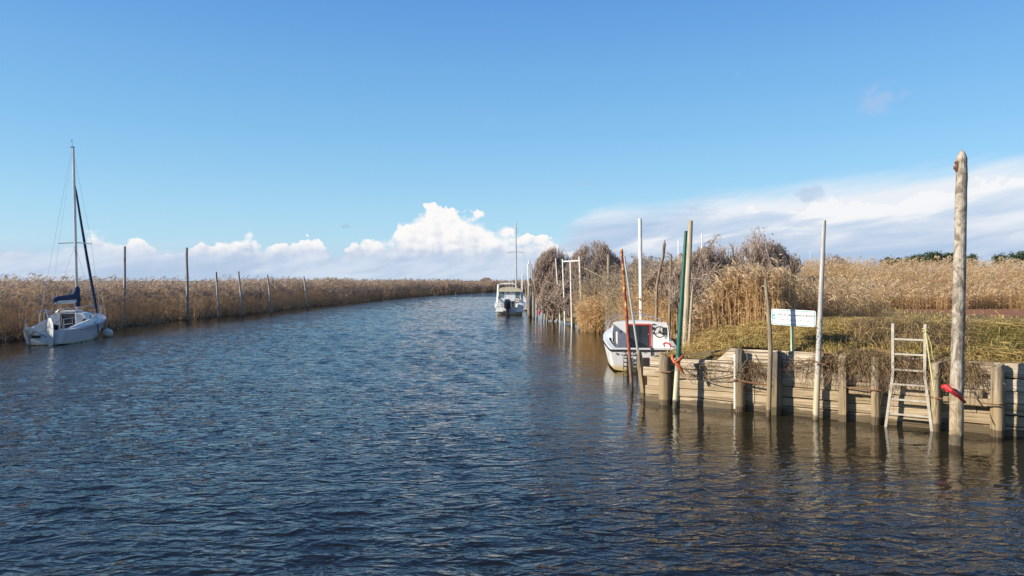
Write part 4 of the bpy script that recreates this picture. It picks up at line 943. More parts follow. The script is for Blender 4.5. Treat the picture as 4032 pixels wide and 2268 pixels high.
# ---- motor boat in midstream distance
mbt = thing('motor_boat', 'white motor cruiser with canvas roof seen from its stern, dark outboard', 'motor boat', (-.18,58.2,0), R(0))
st = [(0,1.10,.62,.95,.08,-.1),(1.5,1.18,.74,1.02,.08,-.15),(3.2,1.2,.92,1.0,.1,-.2),(4.8,.98,1.08,.7,.14,-.2),(5.9,.55,1.2,.3,.2,-.1),(6.6,.06,1.28,.02,.4,.1)]
Sm = mk_hull(st, 22, HULLW, mbt); rub(Sm, -.06, .03, GEL, mbt); foredeck(Sm, 2.2, .06, GEL, mbt)
for s_ in (-1, 1):
    r_ = [q for q in Sm if q[0] <= 2.6]
    MB().loft([[(s_*q[1], q[0], q[2]), (s_*(q[1]-.01), q[0], q[2]+.05), (s_*(q[1]-.22), q[0], q[2]+.05), (s_*(q[1]-.24), q[0], .2)] for q in r_]).build('gunwale', GEL, mbt, sharp=30)
    MB().box((s_*.78,-.22,.30), (.62,.46,.16)).build('swim_platform', GEL, mbt, smooth=False, bevel=.05)
    MB().box((s_*.82,.5,.72), (.42,.9,.36)).build('cockpit_locker', GEL, mbt, smooth=False, bevel=.04)
MB().add([(-1,.05,.25),(1,.05,.25),(1,2.3,.25),(-1,2.3,.25)], [(0,1,2,3)]).build('cockpit_sole', GEL, mbt, smooth=False)
MB().box((0,2.2,.75), (1.9,.06,1.0)).build('bulkhead', GEL, mbt, smooth=False)
mc = MB().loft([[(-.92,y,1.2),(-.86,y,1.86),(-.8,y,1.9),(.8,y,1.9),(.86,y,1.86),(.92,y,1.2)] for y in (2.25,3.9)]).build('wheelhouse', GEL, mbt, sharp=30)
for x, w_ in ((-.66,.42),(.64,.36)): MB().box((x,2.22,1.54), (w_,.02,.60)).build('window', GLASSG, mc, smooth=False)
MB().box((0,2.21,1.6), (.78,.03,.5)).build('rear_panel', GEL, mc, smooth=False); MB().box((-.15,2.19,1.72), (.22,.02,.12)).build('small_window', GLASSG, mc, smooth=False)
for x in (-.90,-.42,.42,.86): MB().box((x,2.2,1.54), (.05,.04,.68)).build('window_post', GEL, mc, smooth=False)
MB().loft([[(-1.0*s_,y,1.80),(-.96*s_,y,1.98),(-.6*s_,y,2.13),(0,y,2.18),(.6*s_,y,2.13),(.96*s_,y,1.98),(1.0*s_,y,1.80)] for y, s_ in ((2.0,.98),(2.6,1.0),(3.6,.95),(4.0,.86))], cap0=True).build('canvas_roof', CANV, mbt, sharp=35)
MB().box((.12,2.15,.73), (.56,.02,.60)).build('cabin_door', GLASS, mc, smooth=False); MB().tube([(.12,2.13,.44),(.12,2.13,1.03)], .018, 6).build('door_seam', STEEL, mc)
wq = MB().torus((.62,2.0,1.10), .20, .024, (0,-1,.2), 18, 6).build('steering_wheel', BLACK, mbt); MB().sphere((.62,1.99,1.10), .06, 8, 6).build('hub', BLACK, wq); MB().tube([(.44,2.0,1.1),(.8,2.0,1.1)], .014, 5).build('spoke', BLACK, wq)
MB().box((-.1,1.9,1.26), (1.2,.10,.05)).build('dash_rail', GEL, mbt, smooth=False)
mb = MB().tube([(-1.02,1.7,.85),(-1.0,2.3,1.5),(-.96,2.8,2.36),(-.6,3.0,2.44),(.2,3.0,2.46),(.5,3.0,2.40),(.56,2.9,2.1)], .055, 8, flat=1.4); mb.build('radar_arch', GEL, mbt)
for s_ in (-1,1): MB().tube([(s_*1.12,1.6,.8),(s_*1.05,2.8,1.5),(s_*.9,3.6,1.75)], .018, 6).build('hand_rail', STEEL, mbt)
outboard(mbt, (-.18,-.10,.64), R(-14), 1.75, plain('navy_engine_cowl', (.012,.016,.035), (.02,.024,.04), .3, 5, bump=0), plain('engine_leg_black', (.015,.017,.025), (.03,.03,.04), .4, 5, bump=0))
MB().tube([(-.05,2.9,2.1),(-.08,2.9,3.6)], .010, 4).build('aerial', GEL, mbt); MB().tube([(.22,2.9,2.1),(.24,2.9,3.3)], .008, 4).build('aerial', GEL, mbt)
o_ = MB().tube([(.85,58.1,.75),(1.2,57.2,.45),(1.45,56.0,.25)], .02, 5).build('mooring_line', ROPEG, loc=(.9,58,.5)); tag(o_, 'short line from the motor boat quarter to the shore piles', 'rope')
# ---- sailing boat hidden behind the motor boat
yb = thing('yacht', 'white yacht mostly hidden behind the motor cruiser, only tall mast showing', 'yacht', (.55,66.5,0), R(2))
st = [(0,.85,.7,.7,.1,-.1),(2,1.12,.78,.95,.05,-.2),(4,1.1,.92,.8,.05,-.2),(6,.5,1.1,.25,.1,-.15),(7,.05,1.2,.02,.2,0)]
Sy = mk_hull(st, 16, HULLG, yb); foredeck(Sy, 0, .05, GEL, yb); coach(yb, [(2,.85,.7,.8,1.25),(3.5,.8,.62,.85,1.25),(5,.45,.35,.98,1.1)], GEL)
hy = lambda z: -.012*z
my = MB().tube([(hy(z),3.2,z) for z in (1.2,4,8.2)], [.085,.08,.065], 8).build('mast', ALU, yb); MB().tube([(hy(5.4)-.75,3.2,5.36),(hy(5.4),3.2,5.40),(hy(5.4)+.75,3.2,5.36)], .022, 6).build('spreader', ALU, my)
for s_ in (-1,1): MB().tube([(hy(8),3.2,8.0),(hy(5.4)+s_*.75,3.2,5.36),(s_*1.05,3.1,.9)], .006, 4).build('shroud', STEEL, yb)
MB().tube([(0,3.1,1.9),(0,.4,1.85)], .06, 8).build('boom', ALU, yb)
for s_ in (-1,1): MB().tube([(s_*.75,.1,.7),(s_*.78,.1,1.3),(s_*.9,1.0,1.3),(s_*.9,1.0,.75)], .016, 5).build('pushpit', STEEL, yb)
for i, (tx, ty) in enumerate(((2055,1082),(2060,1074))):
    q = P(2050+i*3,1165,62.5); q.z = 0; t_ = P(tx, ty, 62.5)
    o_ = MB().tube([q-Vector((0,0,.8)), t_], [.05,.04], 8).build('thin_pole', WHITEP, loc=q); tag(o_, ['left one of two thin pale poles right of the yacht mast','right one of two thin pale poles right of the yacht mast'][i], 'pole')
# ------------------------------------------------------------------ vegetation
def unit(v): return v/np.maximum(np.linalg.norm(v, axis=-1, keepdims=True), 1e-9)
class Veg:
    def __init__(s): s.V = []; s.Q = []; s.T = []; s.ti = []; s.pl = []; s.n = 0
    def _add(s, V, Q, T, ti, pl):
        s.V.append(V); s.ti.append(ti); s.pl.append(pl)
        if len(Q): s.Q.append(Q+s.n)
        if len(T): s.T.append(T+s.n)
        s.n += len(V)
    def prism(s, pts, rad, tint, plume=0.0, sides=3, rng=None):       # pts (N,k,3), rad (N,k)
        n, k, _ = pts.shape; th = np.arange(sides)/sides*2*np.pi
        tn = unit(np.gradient(pts, axis=1)); ref = np.zeros_like(tn); ref[...,0] = 1; ref[np.abs(tn[...,0]) > .8] = (0,1,0)
        a = unit(np.cross(tn, ref)); b = np.cross(tn, a)
        V = pts[:,:,None,:]+rad[:,:,None,None]*(a[:,:,None,:]*np.cos(th)[None,None,:,None]+b[:,:,None,:]*np.sin(th)[None,None,:,None])
        idx = np.arange(n*k*sides).reshape(n,k,sides); nx = np.roll(idx, -1, axis=2)
        Q = np.stack([idx[:,:-1], nx[:,:-1], nx[:,1:], idx[:,1:]], -1).reshape(-1,4)
        s._add(V.reshape(-1,3), Q, np.zeros((0,3), int), np.repeat(tint, k*sides), np.full(n*k*sides, plume))
    def ribbon(s, pts, side, wid, tint, plume=0.0):                   # pts (N,k,3), side (N,3), wid (N,k); last point is a tip
        n, k, _ = pts.shape
        L = pts-side[:,None,:]*wid[:,:,None]/2; Rr = pts+side[:,None,:]*wid[:,:,None]/2
        V = np.concatenate([np.stack([L[:,:-1], Rr[:,:-1]], 2).reshape(n,-1,3), pts[:,-1:,:]], 1); m = 2*(k-1)+1
        base = np.arange(n)[:,None]*m; Q = []
        for i in range(k-2): Q.append(np.stack([base[:,0]+2*i, base[:,0]+2*i+1, base[:,0]+2*i+3, base[:,0]+2*i+2], -1))
        Q = np.concatenate(Q) if Q else np.zeros((0,4), int)
        T = np.stack([base[:,0]+2*(k-2), base[:,0]+2*(k-2)+1, base[:,0]+m-1], -1)
        s._add(V.reshape(-1,3), Q, T, np.repeat(tint, m), np.full(n*m, plume))
    def obj(s, name, mat, loc=(0,0,0), parent=None):
        z4, z3 = np.zeros((0,4), int), np.zeros((0,3), int)
        return np_obj(name, np.concatenate(s.V), np.concatenate(s.Q) if s.Q else z4, np.concatenate(s.T) if s.T else z3, {'tint': np.concatenate(s.ti), 'plume': np.concatenate(s.pl)}, mat, parent, loc)
def reeds(name, label, base, h, rng, mat, w=.009, leaves=4, leaf=.38, lw=.018, plume=.8, wind=(.8,.25), lean=.10, pls=1.0, loc=None, npl=5):
    n = len(base); v = Veg(); h = np.asarray(h)
    ln = rng.normal(0, lean, (n,2))+np.array(wind)*.08; ln = ln*h[:,None]
    def at(t):
        t = np.asarray(t); q = base.copy(); q[:,2] += h*t*(1-.04*np.abs(ln).sum(1)/h); q[:,:2] += ln*(t**2)[:,None]; return q
    tint = np.clip(rng.normal(.5, .22, n)+.35*(vnoise(base[:,0], base[:,1], .6, 4)-.5), 0, 1)
    ts = (0, .45, .8, 1.0); wv = np.broadcast_to(np.asarray(w, float), (n,))
    pts = np.stack([at(np.full(n, t)) for t in ts], 1); v.prism(pts, wv[:,None]*np.array([1.1,1,.75,.35])[None]*.5, tint)
    for l in range(leaves):
        t = rng.uniform(.12, .95, n); o = at(t); a = rng.uniform(0, 2*np.pi, n); d = np.stack([np.cos(a), np.sin(a), 0*a], -1); d[:,:2] += np.array(wind)*.5; d = unit(d)
        Ln = leaf*rng.uniform(.5,1.3,n); up = rng.uniform(.25,1.0,n)
        z = np.array([0,0,1.0]); p1 = o+d*(Ln*.45)[:,None]+z*(Ln*.40*up)[:,None]; p2 = o+d*(Ln*.95)[:,None]+z*(Ln*(.50*up-.35))[:,None]
        sd_ = unit(np.cross(d, z)+rng.normal(0,.5,(n,3))); lwv = np.broadcast_to(np.asarray(lw, float), (n,))
        v.ribbon(np.stack([o,p1,p2],1), sd_, np.stack([lwv*.7,lwv,lwv*0],1), np.clip(tint+rng.normal(.08,.2,n),0,1))
    if plume > 0:
        sel = rng.random(n) < plume; tp = at(np.ones(n))[sel]; m = len(tp); tn_ = tint[sel]
        for l in range(npl):
            a = rng.normal(math.atan2(wind[1], wind[0]), .9, m); d = np.stack([np.cos(a), np.sin(a), 0*a], -1)
            Ln = rng.uniform(.16,.30,m)*pls; st_ = tp-np.array([0,0,1])*(rng.uniform(0,.12,m)*pls)[:,None]
            p1 = st_+d*(Ln*.35)[:,None]+np.array([0,0,1.0])*(Ln*.42)[:,None]; p2 = st_+d*(Ln*.85)[:,None]+np.array([0,0,1.0])*(Ln*rng.uniform(-.05,.6,m))[:,None]
            ww = .034*pls*rng.uniform(.6,1.3,m); v.ribbon(np.stack([st_,p1,p2],1), unit(rng.normal(0,1,(m,3))), np.stack([ww*.5,ww,ww*0],1), np.clip(tn_+rng.normal(0,.25,m),0,1), 1.0)
    o = v.obj(name, mat, tuple(base.mean(0)) if loc is None else loc)
    return tag(o, label, 'reeds', None, 'stuff')
# left reed bank, thinner scatter with distance
rng = np.random.default_rng(21)
def band(shore, s0, s1, dens, dmin, dmax, rng):
    out_ = []
    for a, b in zip(shore[:-1], shore[1:]):
        a, b = np.array(a, float), np.array(b, float); L_ = np.hypot(*(b-a)); nr = np.array([-(b-a)[1], (b-a)[0]])/L_
        n = int(L_*dmax*dens); 
        if not n: continue
        t = rng.random(n); s_ = dmin+(dmax-dmin)*rng.random(n)**1.3
        p = a+(b-a)*t[:,None]+nr*s_[:,None]; out_.append(p[(p[:,1] > s0) & (p[:,1] < s1)])
    return np.concatenate(out_)
def lz(p): return np.minimum(-.05+.28*seg_dist(p, LB), .4)
def edge(p, n0=.55): return p+np.stack([-n0*vnoise(p[:,1], p[:,0], .35, 3)-.3*vnoise(p[:,1], p[:,0], 1.1, 5), 0*p[:,1]], -1)
for (y0, y1, dn, wd, lv, lf, lw_, dm, pl_) in ((20,48,41,.012,5,.42,.020,4.2,.75),(48,80,26,.018,4,.5,.032,4.5,.7),(80,135,13,.035,3,.6,.06,5,.7),(135,260,6,.085,3,.8,.13,4,.6)):
    p = band(LB, y0, y1, dn, 0.0, dm, rng); p = edge(p) if y1 < 100 else p
    p = p[(p[:,0] > -.78*p[:,1]-1.5) & (p[:,0] < 45)]
    hh = np.clip(rng.normal(2.08, .20, len(p)), 1.2, 2.7)+.42*(vnoise(p[:,0], p[:,1], .25, 8)-.5)
    d_ = seg_dist(p, LB); hh = hh*np.clip(.62+.30*d_, .5, 1)
    hh = np.where((p[:,1] < 47) & (d_ > 1.3) & (rng.random(len(p)) < .14), hh+.26, hh)
    b_ = np.column_stack([p, np.maximum(lz(p), -.05)])
    reeds('reed_bank', {20:'tall brown reeds behind the sailing boat on the left bank',48:'brown reeds along the middle stretch of the left bank',80:'distant brown reeds where the left bank starts to bend',135:'farthest reeds closing the river bend behind the motor boat'}[y0], b_, hh, rng, REEDL, wd, lv, lf, lw_, pl_, wind=(.75,.2), lean=.07, pls=1+.012*max(0,y0-20))
# fallen dark litter leaning out over the water
p = band(LB, 20, 120, 9, -.25, .9, rng); n = len(p); b_ = np.column_stack([p, np.full(n, -.05)])
reeds('reed_litter', 'low broken reed litter along the left waterline', b_, np.clip(rng.normal(.75,.3,n), .2, 1.5), rng, REEDK, .014, 5, .5, .026, 0, wind=(1.4,.1), lean=.35)

# right bank: reed field beyond the ditch
def rz_(p): return z_right(p)
pts = []
for (y0, y1, xs0, xs1, n) in ((43.5,47,10,38,5600),(47,53,9,42,5200),(53,62,8,50,2200),(62,95,8,75,1500),(95,170,25,135,1000)):
    q = np.column_stack([rng.uniform(xs0,xs1,n), rng.uniform(y0,y1,n)]); pts.append(q)
p = np.concatenate(pts); p[:,1] += 1.3*(vnoise(p[:,0], 0*p[:,0], .35, 6)-.5)
p = p[(p[:,0] < .76*p[:,1]+1) & (p[:,0] > .20*p[:,1])]; d_ = seg_dist(p, RB); p = p[(d_ > 3.5)]
hh = np.clip(rng.normal(3.0,.28,len(p)), 1.5, 3.4)+.5*(vnoise(p[:,0],p[:,1],.12,9)-.4)
hh = hh*np.clip(.26+.085*(p[:,1]-43.5), .26, 1)
b_ = np.column_stack([p, np.minimum(rz_(p), 1.12)-.05]); far_ = b_[:,1] > 60
reeds('reed_field', 'wide golden reed field beyond the red flat on the right', b_[~far_], hh[~far_], rng, REEDR, .018, 7, .40, .019, .35, wind=(.5,.2), lean=.07, pls=1.0)
reeds('reed_field', 'far strip of reeds on the skyline behind the golden field', b_[far_], hh[far_]+.25, rng, REEDR, .05, 4, .6, .05, .8, wind=(.5,.2), lean=.06, pls=1.6)
# golden reeds behind the quay
def blob(n, cx, cy, rx, ry, rot=0):
    a = rng.uniform(0, 2*np.pi, n); r_ = np.sqrt(rng.random(n)); x, y = rx*r_*np.cos(a), ry*r_*np.sin(a)
    return np.column_stack([cx+x*math.cos(rot)-y*math.sin(rot), cy+x*math.sin(rot)+y*math.cos(rot)])
def clump(name, label, p, hmean, hsd, mat, **k):
    p = p[inside(p, polyR)] if k.pop('land', True) else p
    z = np.maximum(z_right(p), -.05)-.03; h_ = np.clip(rng.normal(hmean, hsd, len(p)), .35*hmean, 1.5*hmean)
    return reeds(name, label, np.column_stack([p, z]), h_, rng, mat, **k)
clump('reed_clump', 'dense golden reeds behind the quay between green pole and sign', np.concatenate([blob(3400,5.5,20.3,1.35,1.5), blob(1700,6.5,19.6,.9,1.2), blob(900,5.2,22.5,.6,1.6)]), 1.38, .24, REEDR, w=.015, leaves=4, leaf=.26, lw=.016, plume=.4, lean=.06, wind=(-.5,.1))
clump('reed_clump', 'taller golden reeds behind the cabin boat below the twisted stake', np.concatenate([blob(1500,6.6,28.5,1.5,2.2), blob(900,6.0,32,1.3,2.4)]), 2.05, .30, REEDR, w=.018, leaves=4, leaf=.30, lw=.019, plume=.5, lean=.07, wind=(-.4,.1))
clump('reed_clump', 'tall grey-brown reeds behind the rust-red and white metal poles', np.concatenate([blob(1300,6.1,37,1.4,3.4), blob(700,7.5,41,2,3)]), 2.5, .35, REEDK, w=.015, leaves=5, leaf=.42, lw=.03, plume=.6, lean=.09, wind=(-.4,.1))
clump('reed_clump', 'bright golden reed tuft drooping over the water by the pipe frame', np.concatenate([blob(900,4.55,39.6,.85,1.4)]), 1.35, .35, REEDR, w=.014, leaves=7, leaf=.45, lw=.032, plume=.1, lean=.22, wind=(-.5,-.3), land=False)
clump('reed_stalks', 'bare grey reed stalks standing behind the bright golden tuft', np.concatenate([blob(700,4.9,42.0,1.2,1.2)]), 2.45, .45, REEDK, w=.022, leaves=1, leaf=.35, lw=.02, plume=.15, lean=.07, wind=(-.2,.1))
clump('reed_clump', 'loose brown reeds at the right foot of the big bush', np.concatenate([blob(900,8.6,21.8,1.5,1.3), blob(600,10.2,24,1.8,1.5)]), 1.1, .32, REEDR, w=.012, leaves=6, leaf=.38, lw=.02, plume=.4, lean=.2, wind=(-.6,.1))
clump('reed_clump', 'brownish reeds in front of the big bush with drooping plumes', np.concatenate([blob(600,7.3,22.0,1.6,.8)]), 1.2, .3, REEDR, w=.011, leaves=5, leaf=.36, lw=.02, plume=.8, lean=.10, wind=(-.6,.1), pls=1.2)

# grass of the bank
def grass(name, label, p, L0, rng, mat, bend=(.9,.2), w=.010, tilt=1.0, green=None):
    n = len(p); z = z_right(p)-.02; base = np.column_stack([p, z]); L_ = L0*rng.uniform(.5,1.4,n); wy_ = (p[:,0]-WO.x)*UI.x+(p[:,1]-WO.y)*UI.y; L_ = L_*np.where((wy_ > 0) & (wy_ < 1.6), .16+.52*wy_, 1)
    sw = vnoise(p[:,0], p[:,1], .55, 12)*6.3+rng.normal(0,.8,n); d = np.stack([np.cos(sw), np.sin(sw), 0*sw], -1); d[:,:2] += np.array(bend)*.7; d = unit(d)
    k1 = rng.uniform(.35,1,n)*tilt; Zv = np.array([0,0,1.0])
    p1 = base+d*(L_*.30*k1)[:,None]+Zv*(L_*.42/np.maximum(k1,.6)*.42)[:,None]; p2 = base+d*(L_*.68*k1)[:,None]+Zv*(L_*.40/np.maximum(k1,.6)*.42)[:,None]; p3 = base+d*(L_*1.0*k1)[:,None]+Zv*(L_*.16/np.maximum(k1,.6)*.42)[:,None]
    g_ = green if green is not None else vnoise(p[:,0], p[:,1], .7, 15); ti = np.clip(.22+.95*g_+rng.normal(0,.30,n), 0, 1)
    v = Veg(); sd_ = unit(np.cross(d, Zv)+rng.normal(0,.35,(n,3))); wv = w*rng.uniform(.6,1.4,n)
    v.ribbon(np.stack([base,p1,p2,p3],1), sd_, np.stack([wv*.8,wv,wv*.8,wv*0],1), ti)
    return tag(v.obj(name, mat, tuple(base.mean(0))), label, 'grass', None, 'stuff')
def wgrid(n, x0, x1, y0, y1):
    x = rng.uniform(x0,x1,n); y = y0+(y1-y0)*rng.random(n)**1.5
    return np.column_stack([WO.x+U.x*x+UI.x*y, WO.y+U.y*x+UI.y*y])
p = np.concatenate([wgrid(35000,.3,8.8,.17,4.5), wgrid(5000,8.8,13.5,.17,4.5), wgrid(12000,1,10,4.0,12)]); p = p[inside(p, polyR)]
wx = (p[:,0]-WO.x)*U.x+(p[:,1]-WO.y)*U.y; wy = (p[:,0]-WO.x)*UI.x+(p[:,1]-WO.y)*UI.y
gr = np.clip(.74-.55*np.exp(-((wx-8.8)**2/3.2+(wy-2.2)**2/2.2))-.35*np.exp(-((wx-6.2)**2/1.2+(wy-1.6)**2/.6))-.30*np.exp(-((wx-3.4)**2/3+(wy-.6)**2/.3))+.35*(vnoise(p[:,0],p[:,1],1.1,15)-.5), 0, 1)
grass('bank_grass', 'long matted yellow-green grass on top of the quay bank', p, .95, rng, GRASS, green=gr, w=.012, bend=(.75,.6))
p = wgrid(3000,4.0,6.1,.75,2.3); grass('dry_weeds', 'brown dry twiggy weeds behind the quay left of the ladder', p, 1.1, rng, VINE, tilt=.5, w=.007)
p = np.column_stack([rng.uniform(9,46,9000), 26+18*rng.random(9000)]); p = p[(seg_dist(p, RB) > 2)]
keep = ~((p[:,1] > 29.5) & (p[:,1] < 43) & (p[:,0] > 20.5) & (rng.random(len(p)) < .95)) & ~((p[:,0] > 14) & (p[:,0] < 19.6) & (p[:,1] > 33) & (p[:,1] < 40)); p = p[keep]
grass('marsh_grass', 'sparse dry marsh grass around the red flat and the ditch', p, .5, rng, GRASS, w=.022, green=np.clip(.75+.3*rng.normal(0,1,len(p)),0,1))

# shrubs: bare branching domes
def shrub(name, label, base, H, RX, RY, seed, mat=TWIG, levels=(15,5,5,5,3), cat='shrub', group=None, fluff=1500, r0=.035, twig=.008, spread=1.0, up=.45, fan=False):
    rng_ = np.random.default_rng(seed); base = np.array(base, float)
    t = thing(name, label, cat, tuple(base), 0, group)
    a = rng_.uniform(0, 2*np.pi, levels[0]); s0 = np.column_stack([np.cos(a), np.sin(a), 0*a])*rng_.uniform(0,.22,levels[0])[:,None]*np.array([RX,RY,0])
    el_ = rng_.uniform(.35,1.35,levels[0]); d = np.column_stack([np.cos(a)*np.cos(el_)*RX/H*spread, np.sin(a)*np.cos(el_)*RY/H*spread, np.sin(el_)]); d = unit(d)
    L_ = H*rng_.uniform(.42,.6,levels[0]); r_ = np.full(levels[0], r0)
    trunk, tw = Veg(), Veg(); tips = []
    for li in range(len(levels)):
        n = len(s0); bend_ = rng_.normal(0,.055,(n,3)); e = s0+(d+bend_*.4)*L_[:,None]
        q = (e-np.array([0,0,H*.30]))/np.array([RX,RY,H*.70]); q[:,2] = np.where(e[:,2] < H*.30, (e[:,2]-H*.30)/(H*.30), q[:,2]); ov = np.linalg.norm(q, axis=1)
        cen = np.array([0,0,H*.30]); az_ = np.arctan2(e[:,1], e[:,0]+1e-9); lob = .86+.28*vnoise(az_*1.4, e[:,2]*1.3/H*4, 1.0, seed)+rng_.normal(0,.05,n)
        f = np.where(ov > lob, lob/np.maximum(ov,.01), 1); e = cen+(e-cen)*f[:,None]
        e[:,2] = np.maximum(e[:,2], .05)
        mid = (s0+e)/2+bend_*L_[:,None]*.35; P3 = np.stack([s0,mid,e],1)
        tgt = trunk if li < 2 else tw; ti = np.clip(rng_.normal(.35 if li < 2 else .5,.22,n)+.1*li/len(levels),0,1)
        if li < len(levels)-1: tgt.prism(P3, r_[:,None]*np.array([1,.85,.65])[None], ti)
        else: tgt.ribbon(P3, unit(rng_.normal(0,1,(n,3))), np.stack([r_*2,r_*1.8,r_*0],1), ti)
        if li == len(levels)-1: tips.append(e); break
        k_ = levels[li+1]; tt = rng_.uniform(.35,1.0,(n,k_)); tt[:,0] = 1.0
        s1 = (s0[:,None]+(e-s0)[:,None]*tt[...,None]).reshape(-1,3)
        cd = np.repeat(unit(e-s0), k_, 0)+rng_.normal(0,.42,(n*k_,3)); cd[:,2] += up*(.6+.5*li); cd = unit(cd)
        L_ = np.repeat(L_, k_)*rng_.uniform(.45,.75,n*k_); r_ = np.maximum(np.repeat(r_, k_)*.62, twig); s0, d = s1, cd
    trunk.obj('trunk', mat, parent=t)
    if fluff:
        E = tips[0]; E = E[rng_.integers(0, len(E), fluff)]; m = len(E)
        for j in range(2):
            dd = unit(rng_.normal(0,1,(m,3))+np.array([0,0,.5])); ll = rng_.uniform(.04,.10,m)*max(1, H/4)
            tw.ribbon(np.stack([E,E+dd*(ll*.5)[:,None],E+dd*ll[:,None]],1), unit(rng_.normal(0,1,(m,3))), np.stack([ll*.25,ll*.4,ll*0],1), rng_.random(m), 1.0)
    o = tw.obj('crown', mat, parent=t); o['kind'] = 'stuff'
    return t
def zg(x, y): return float(z_right([(x, y)])[0])
gB = 'leafless shrubs on the right bank'
shrub('leafless_shrub', 'big round leafless brown bush behind the sign and golden reeds', (7.4,24.4,1.0), 3.2, 2.2, 1.9, 1, group=gB, fluff=2200, levels=(25,5,5,6,5), twig=.006, spread=2.0, up=.6)
shrub('leafless_shrub', 'lower leafless bush between the twisted stake and the big bush', (6.4,28.6,.9), 2.65, 1.5, 1.4, 2, group=gB, fluff=2500, levels=(20,5,5,5,4), twig=.007, up=.6)
shrub('leafless_shrub', 'leafless round-topped shrub farthest left, beside the shore poles', (2.95,51.3,.2), 4.55, 1.55, 1.6, 3, group=gB, fluff=700, levels=(22,5,5,5,4), twig=.0085, r0=.05, up=.75, spread=1.15)
shrub('leafless_shrub', 'broad leafless shrub behind the white pipe frame', (5.35,48.0,.3), 4.75, 1.9, 1.9, 4, group=gB, fluff=800, levels=(22,5,5,5,4), twig=.0085, r0=.05, up=.75, spread=1.15)
shrub('leafless_shrub', 'small thin shrub right of the rust-red pole top', (8.1,47,.6), 3.6, 1.3, 1.3, 5, group=gB, fluff=1500, levels=(12,5,5,5,2), twig=.014, r0=.045)
shrub('leafless_shrub', 'low dense dark shrub over the water under the pipe frame', (3.7,46.6,.1), 2.6, 1.5, 1.2, 6, group=gB, fluff=2500, levels=(16,5,5,5,4), twig=.010, r0=.05, up=.15)
shrub('leafless_shrub', 'low dark shrub at the water behind the rotten piles', (2.65,49.4,.05), 2.7, 1.0, 1.1, 7, group=gB, fluff=2500, levels=(16,5,5,5,4), twig=.010, r0=.05, up=.15)
shrub('leafless_shrub', 'loose twiggy bush right of the big bush, above the sign', (9.0,25.0,1.0), 2.0, 1.2, 1.3, 8, group=gB, fluff=800, levels=(14,5,5,4,2), twig=.008)
shrub('bare_tree', 'small bare tree on the skyline just right of the white pole', (27.2,63.0,1.0), 3.9, 1.6, 1.6, 9, cat='tree', fluff=0, levels=(9,4,4,4,3), twig=.02, r0=.05, up=.35)
q = P(1915,1100,190); shrub('distant_bush', 'tiny dark bush above the distant reeds left of the motor boat', (q.x, q.y, 1.4), 2.2, 1.6, 1.6, 10, cat='bush', fluff=300, levels=(10,4,4,4,2), twig=.06, r0=.09)
# hanging dry vines on the quay
def vine(label, px0, px1, n, L0, z0, seed, spread=.25, plume=.0):
    rng_ = np.random.default_rng(seed); xs = np.array([wl(v_, .05)[0] for v_ in rng_.uniform(px0, px1, n)]); y0 = rng_.uniform(-.12,.05,n)
    zz = z0+rng_.uniform(-.22,.06,n); s0 = np.column_stack([WO.x+U.x*xs+UI.x*y0, WO.y+U.y*xs+UI.y*y0, zz])
    out_ = -np.array(UI)[None]*rng_.uniform(.02,.17,n)[:,None]+np.array(U)[None]*rng_.normal(0,spread,n)[:,None]; L_ = L0*rng_.uniform(.25,1.1,n); Zv = np.array([0,0,1.0])
    p1 = s0+out_*.7+Zv*rng_.uniform(-.02,.10,n)[:,None]; p2 = s0+out_*1.2-Zv*(L_*.5)[:,None]+rng_.normal(0,.05,(n,3)); p3 = s0+out_*1.1-Zv*L_[:,None]+rng_.normal(0,.09,(n,3))
    v = Veg(); r_ = rng_.uniform(.002,.0055,n); v.prism(np.stack([s0,p1,p2,p3],1), r_[:,None]*np.array([1,1,.8,.4])[None], rng_.random(n), 0.0)
    for j in range(3):
        t_ = rng_.random((n,1)); o0 = p1+(p2-p1)*t_; dd = rng_.normal(0,1,(n,3)); ll = rng_.uniform(.06,.2,n)
        v.ribbon(np.stack([o0,o0+unit(dd)*(ll*.5)[:,None],o0+unit(dd+rng_.normal(0,.5,(n,3)))*ll[:,None]],1), unit(rng_.normal(0,1,(n,3))), np.stack([r_*2,r_*2,r_*0],1), rng_.random(n), float(j == 0)*plume)
    o = v.obj('dry_vine', VINE, tuple(s0.mean(0))); return tag(o, label, 'vine', 'dry vines hanging over the quay')
vine('small dry tuft on the quay planks right of the orange hose', 2755, 2790, 40, .16, .90, 31)
vine('dry brown tangle hanging right of the dark shimmed pile', 2925, 2985, 110, .28, .98, 32)
vine('thin dry vines on the planks just left of the white pole', 3120, 3195, 25, .35, 1.1, 33)
vine('dense dry vines spilling over just right of the white pole', 3245, 3295, 120, .38, 1.2, 34)
vine('large hanging mass of dry and green vines left of the ladder', 3350, 3485, 400, .48, 1.30, 35, plume=1.0)
vine('dry vines hanging behind the ladder rungs', 3505, 3645, 200, .34, 1.2, 36, .12)
vine('dry tuft hanging between the ladder and the tall adzed post', 3690, 3745, 150, .38, 1.22, 37, plume=1.0)
vine('grassy tuft hanging right behind the tall adzed post', 3795, 3835, 130, .42, 1.2, 38, plume=1.0)
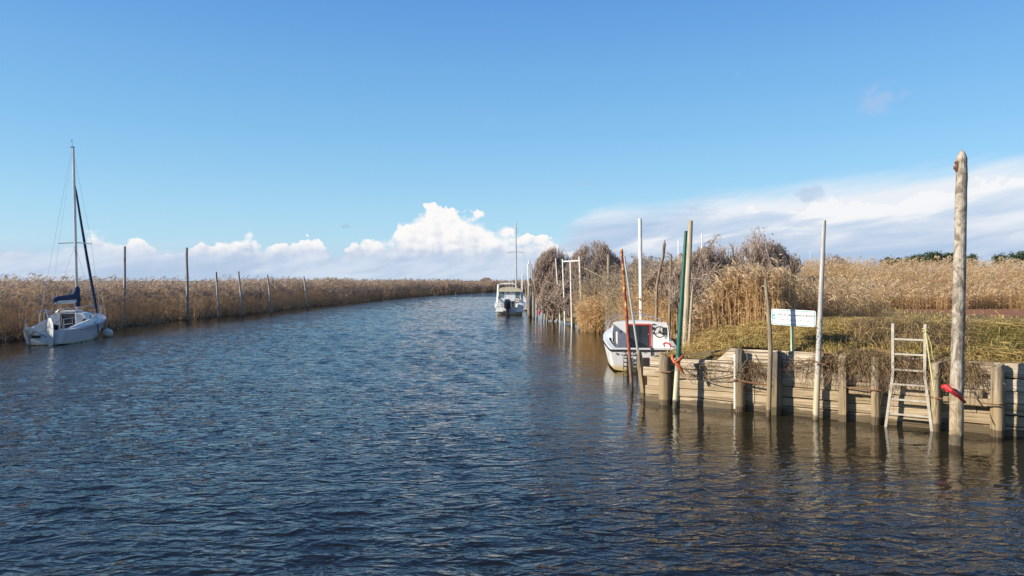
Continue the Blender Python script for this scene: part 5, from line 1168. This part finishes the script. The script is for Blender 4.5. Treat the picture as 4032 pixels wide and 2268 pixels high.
# pines on the skyline
PINE = reedmat('pine_needles', (.028,.05,.028), (.06,.095,.045), (.05,.08,.04), .1, .8); PBARK = plain('pine_bark', (.12,.085,.06), (.08,.06,.045), .9, 6)
def pine(label, px, top, d_, wpx, seed):
    rng_ = np.random.default_rng(seed); q = P(px, top+9, d_); Ht = q.z; wd = wpx/FPX*d_
    t = thing('pine_tree', label, 'tree', (q.x, q.y, 0), 0, 'pine trees on the skyline'); MB().tube([(0,0,-.5),(.2,0,Ht*.5),(.1,0,Ht*.9)], [.28,.22,.1], 7).build('trunk', PBARK, t)
    v = Veg()
    for c_ in range(11):
        cc = np.array([rng_.uniform(-.5,.5)*wd, rng_.uniform(-.4,.4)*wd, Ht*(.80+.0)+rng_.uniform(-.10,.12)*Ht]); n = 150; cc[2] = min(cc[2], Ht*.97-abs(cc[0])/wd*Ht*.12)
        o0 = cc+rng_.normal(0,1,(n,3))*np.array([.17*wd,.17*wd,.045*Ht]); dd = unit(rng_.normal(0,1,(n,3))+np.array([0,0,.4])); ll = rng_.uniform(.3,.75,n)
        v.ribbon(np.stack([o0,o0+dd*(ll*.5)[:,None],o0+dd*ll[:,None]],1), unit(rng_.normal(0,1,(n,3))), np.stack([ll*.35,ll*.5,ll*0],1), rng_.random(n))
    o = v.obj('crown', PINE, parent=t); o['kind'] = 'stuff'
for i, (px, top, d_, wpx, lab) in enumerate([(3495,1003,230,40,'small pine leftmost of the pine row on the skyline'),(3545,1007,225,34,'low pine second from the left on the skyline'),(3590,998,228,44,'pine left of the clump beside the tall post'),(3632,988,232,48,'pine in the left middle of the skyline clump'),(3672,984,226,52,'tallest pine of the skyline clump'),(3715,986,230,46,'pine at the right of the clump, close to the tall post'),(3752,988,224,44,'pine half hidden by the tall post left side'),(3830,991,235,42,'lone pine just right of the tall post'),(3948,990,232,44,'small pine between the tall post and the right edge'),(4005,985,226,46,'pine near the right edge of the picture'),(4032,977,222,56,'tall pine at the very right edge of the picture')]): pine(lab, px, top, d_, wpx, 70+i)
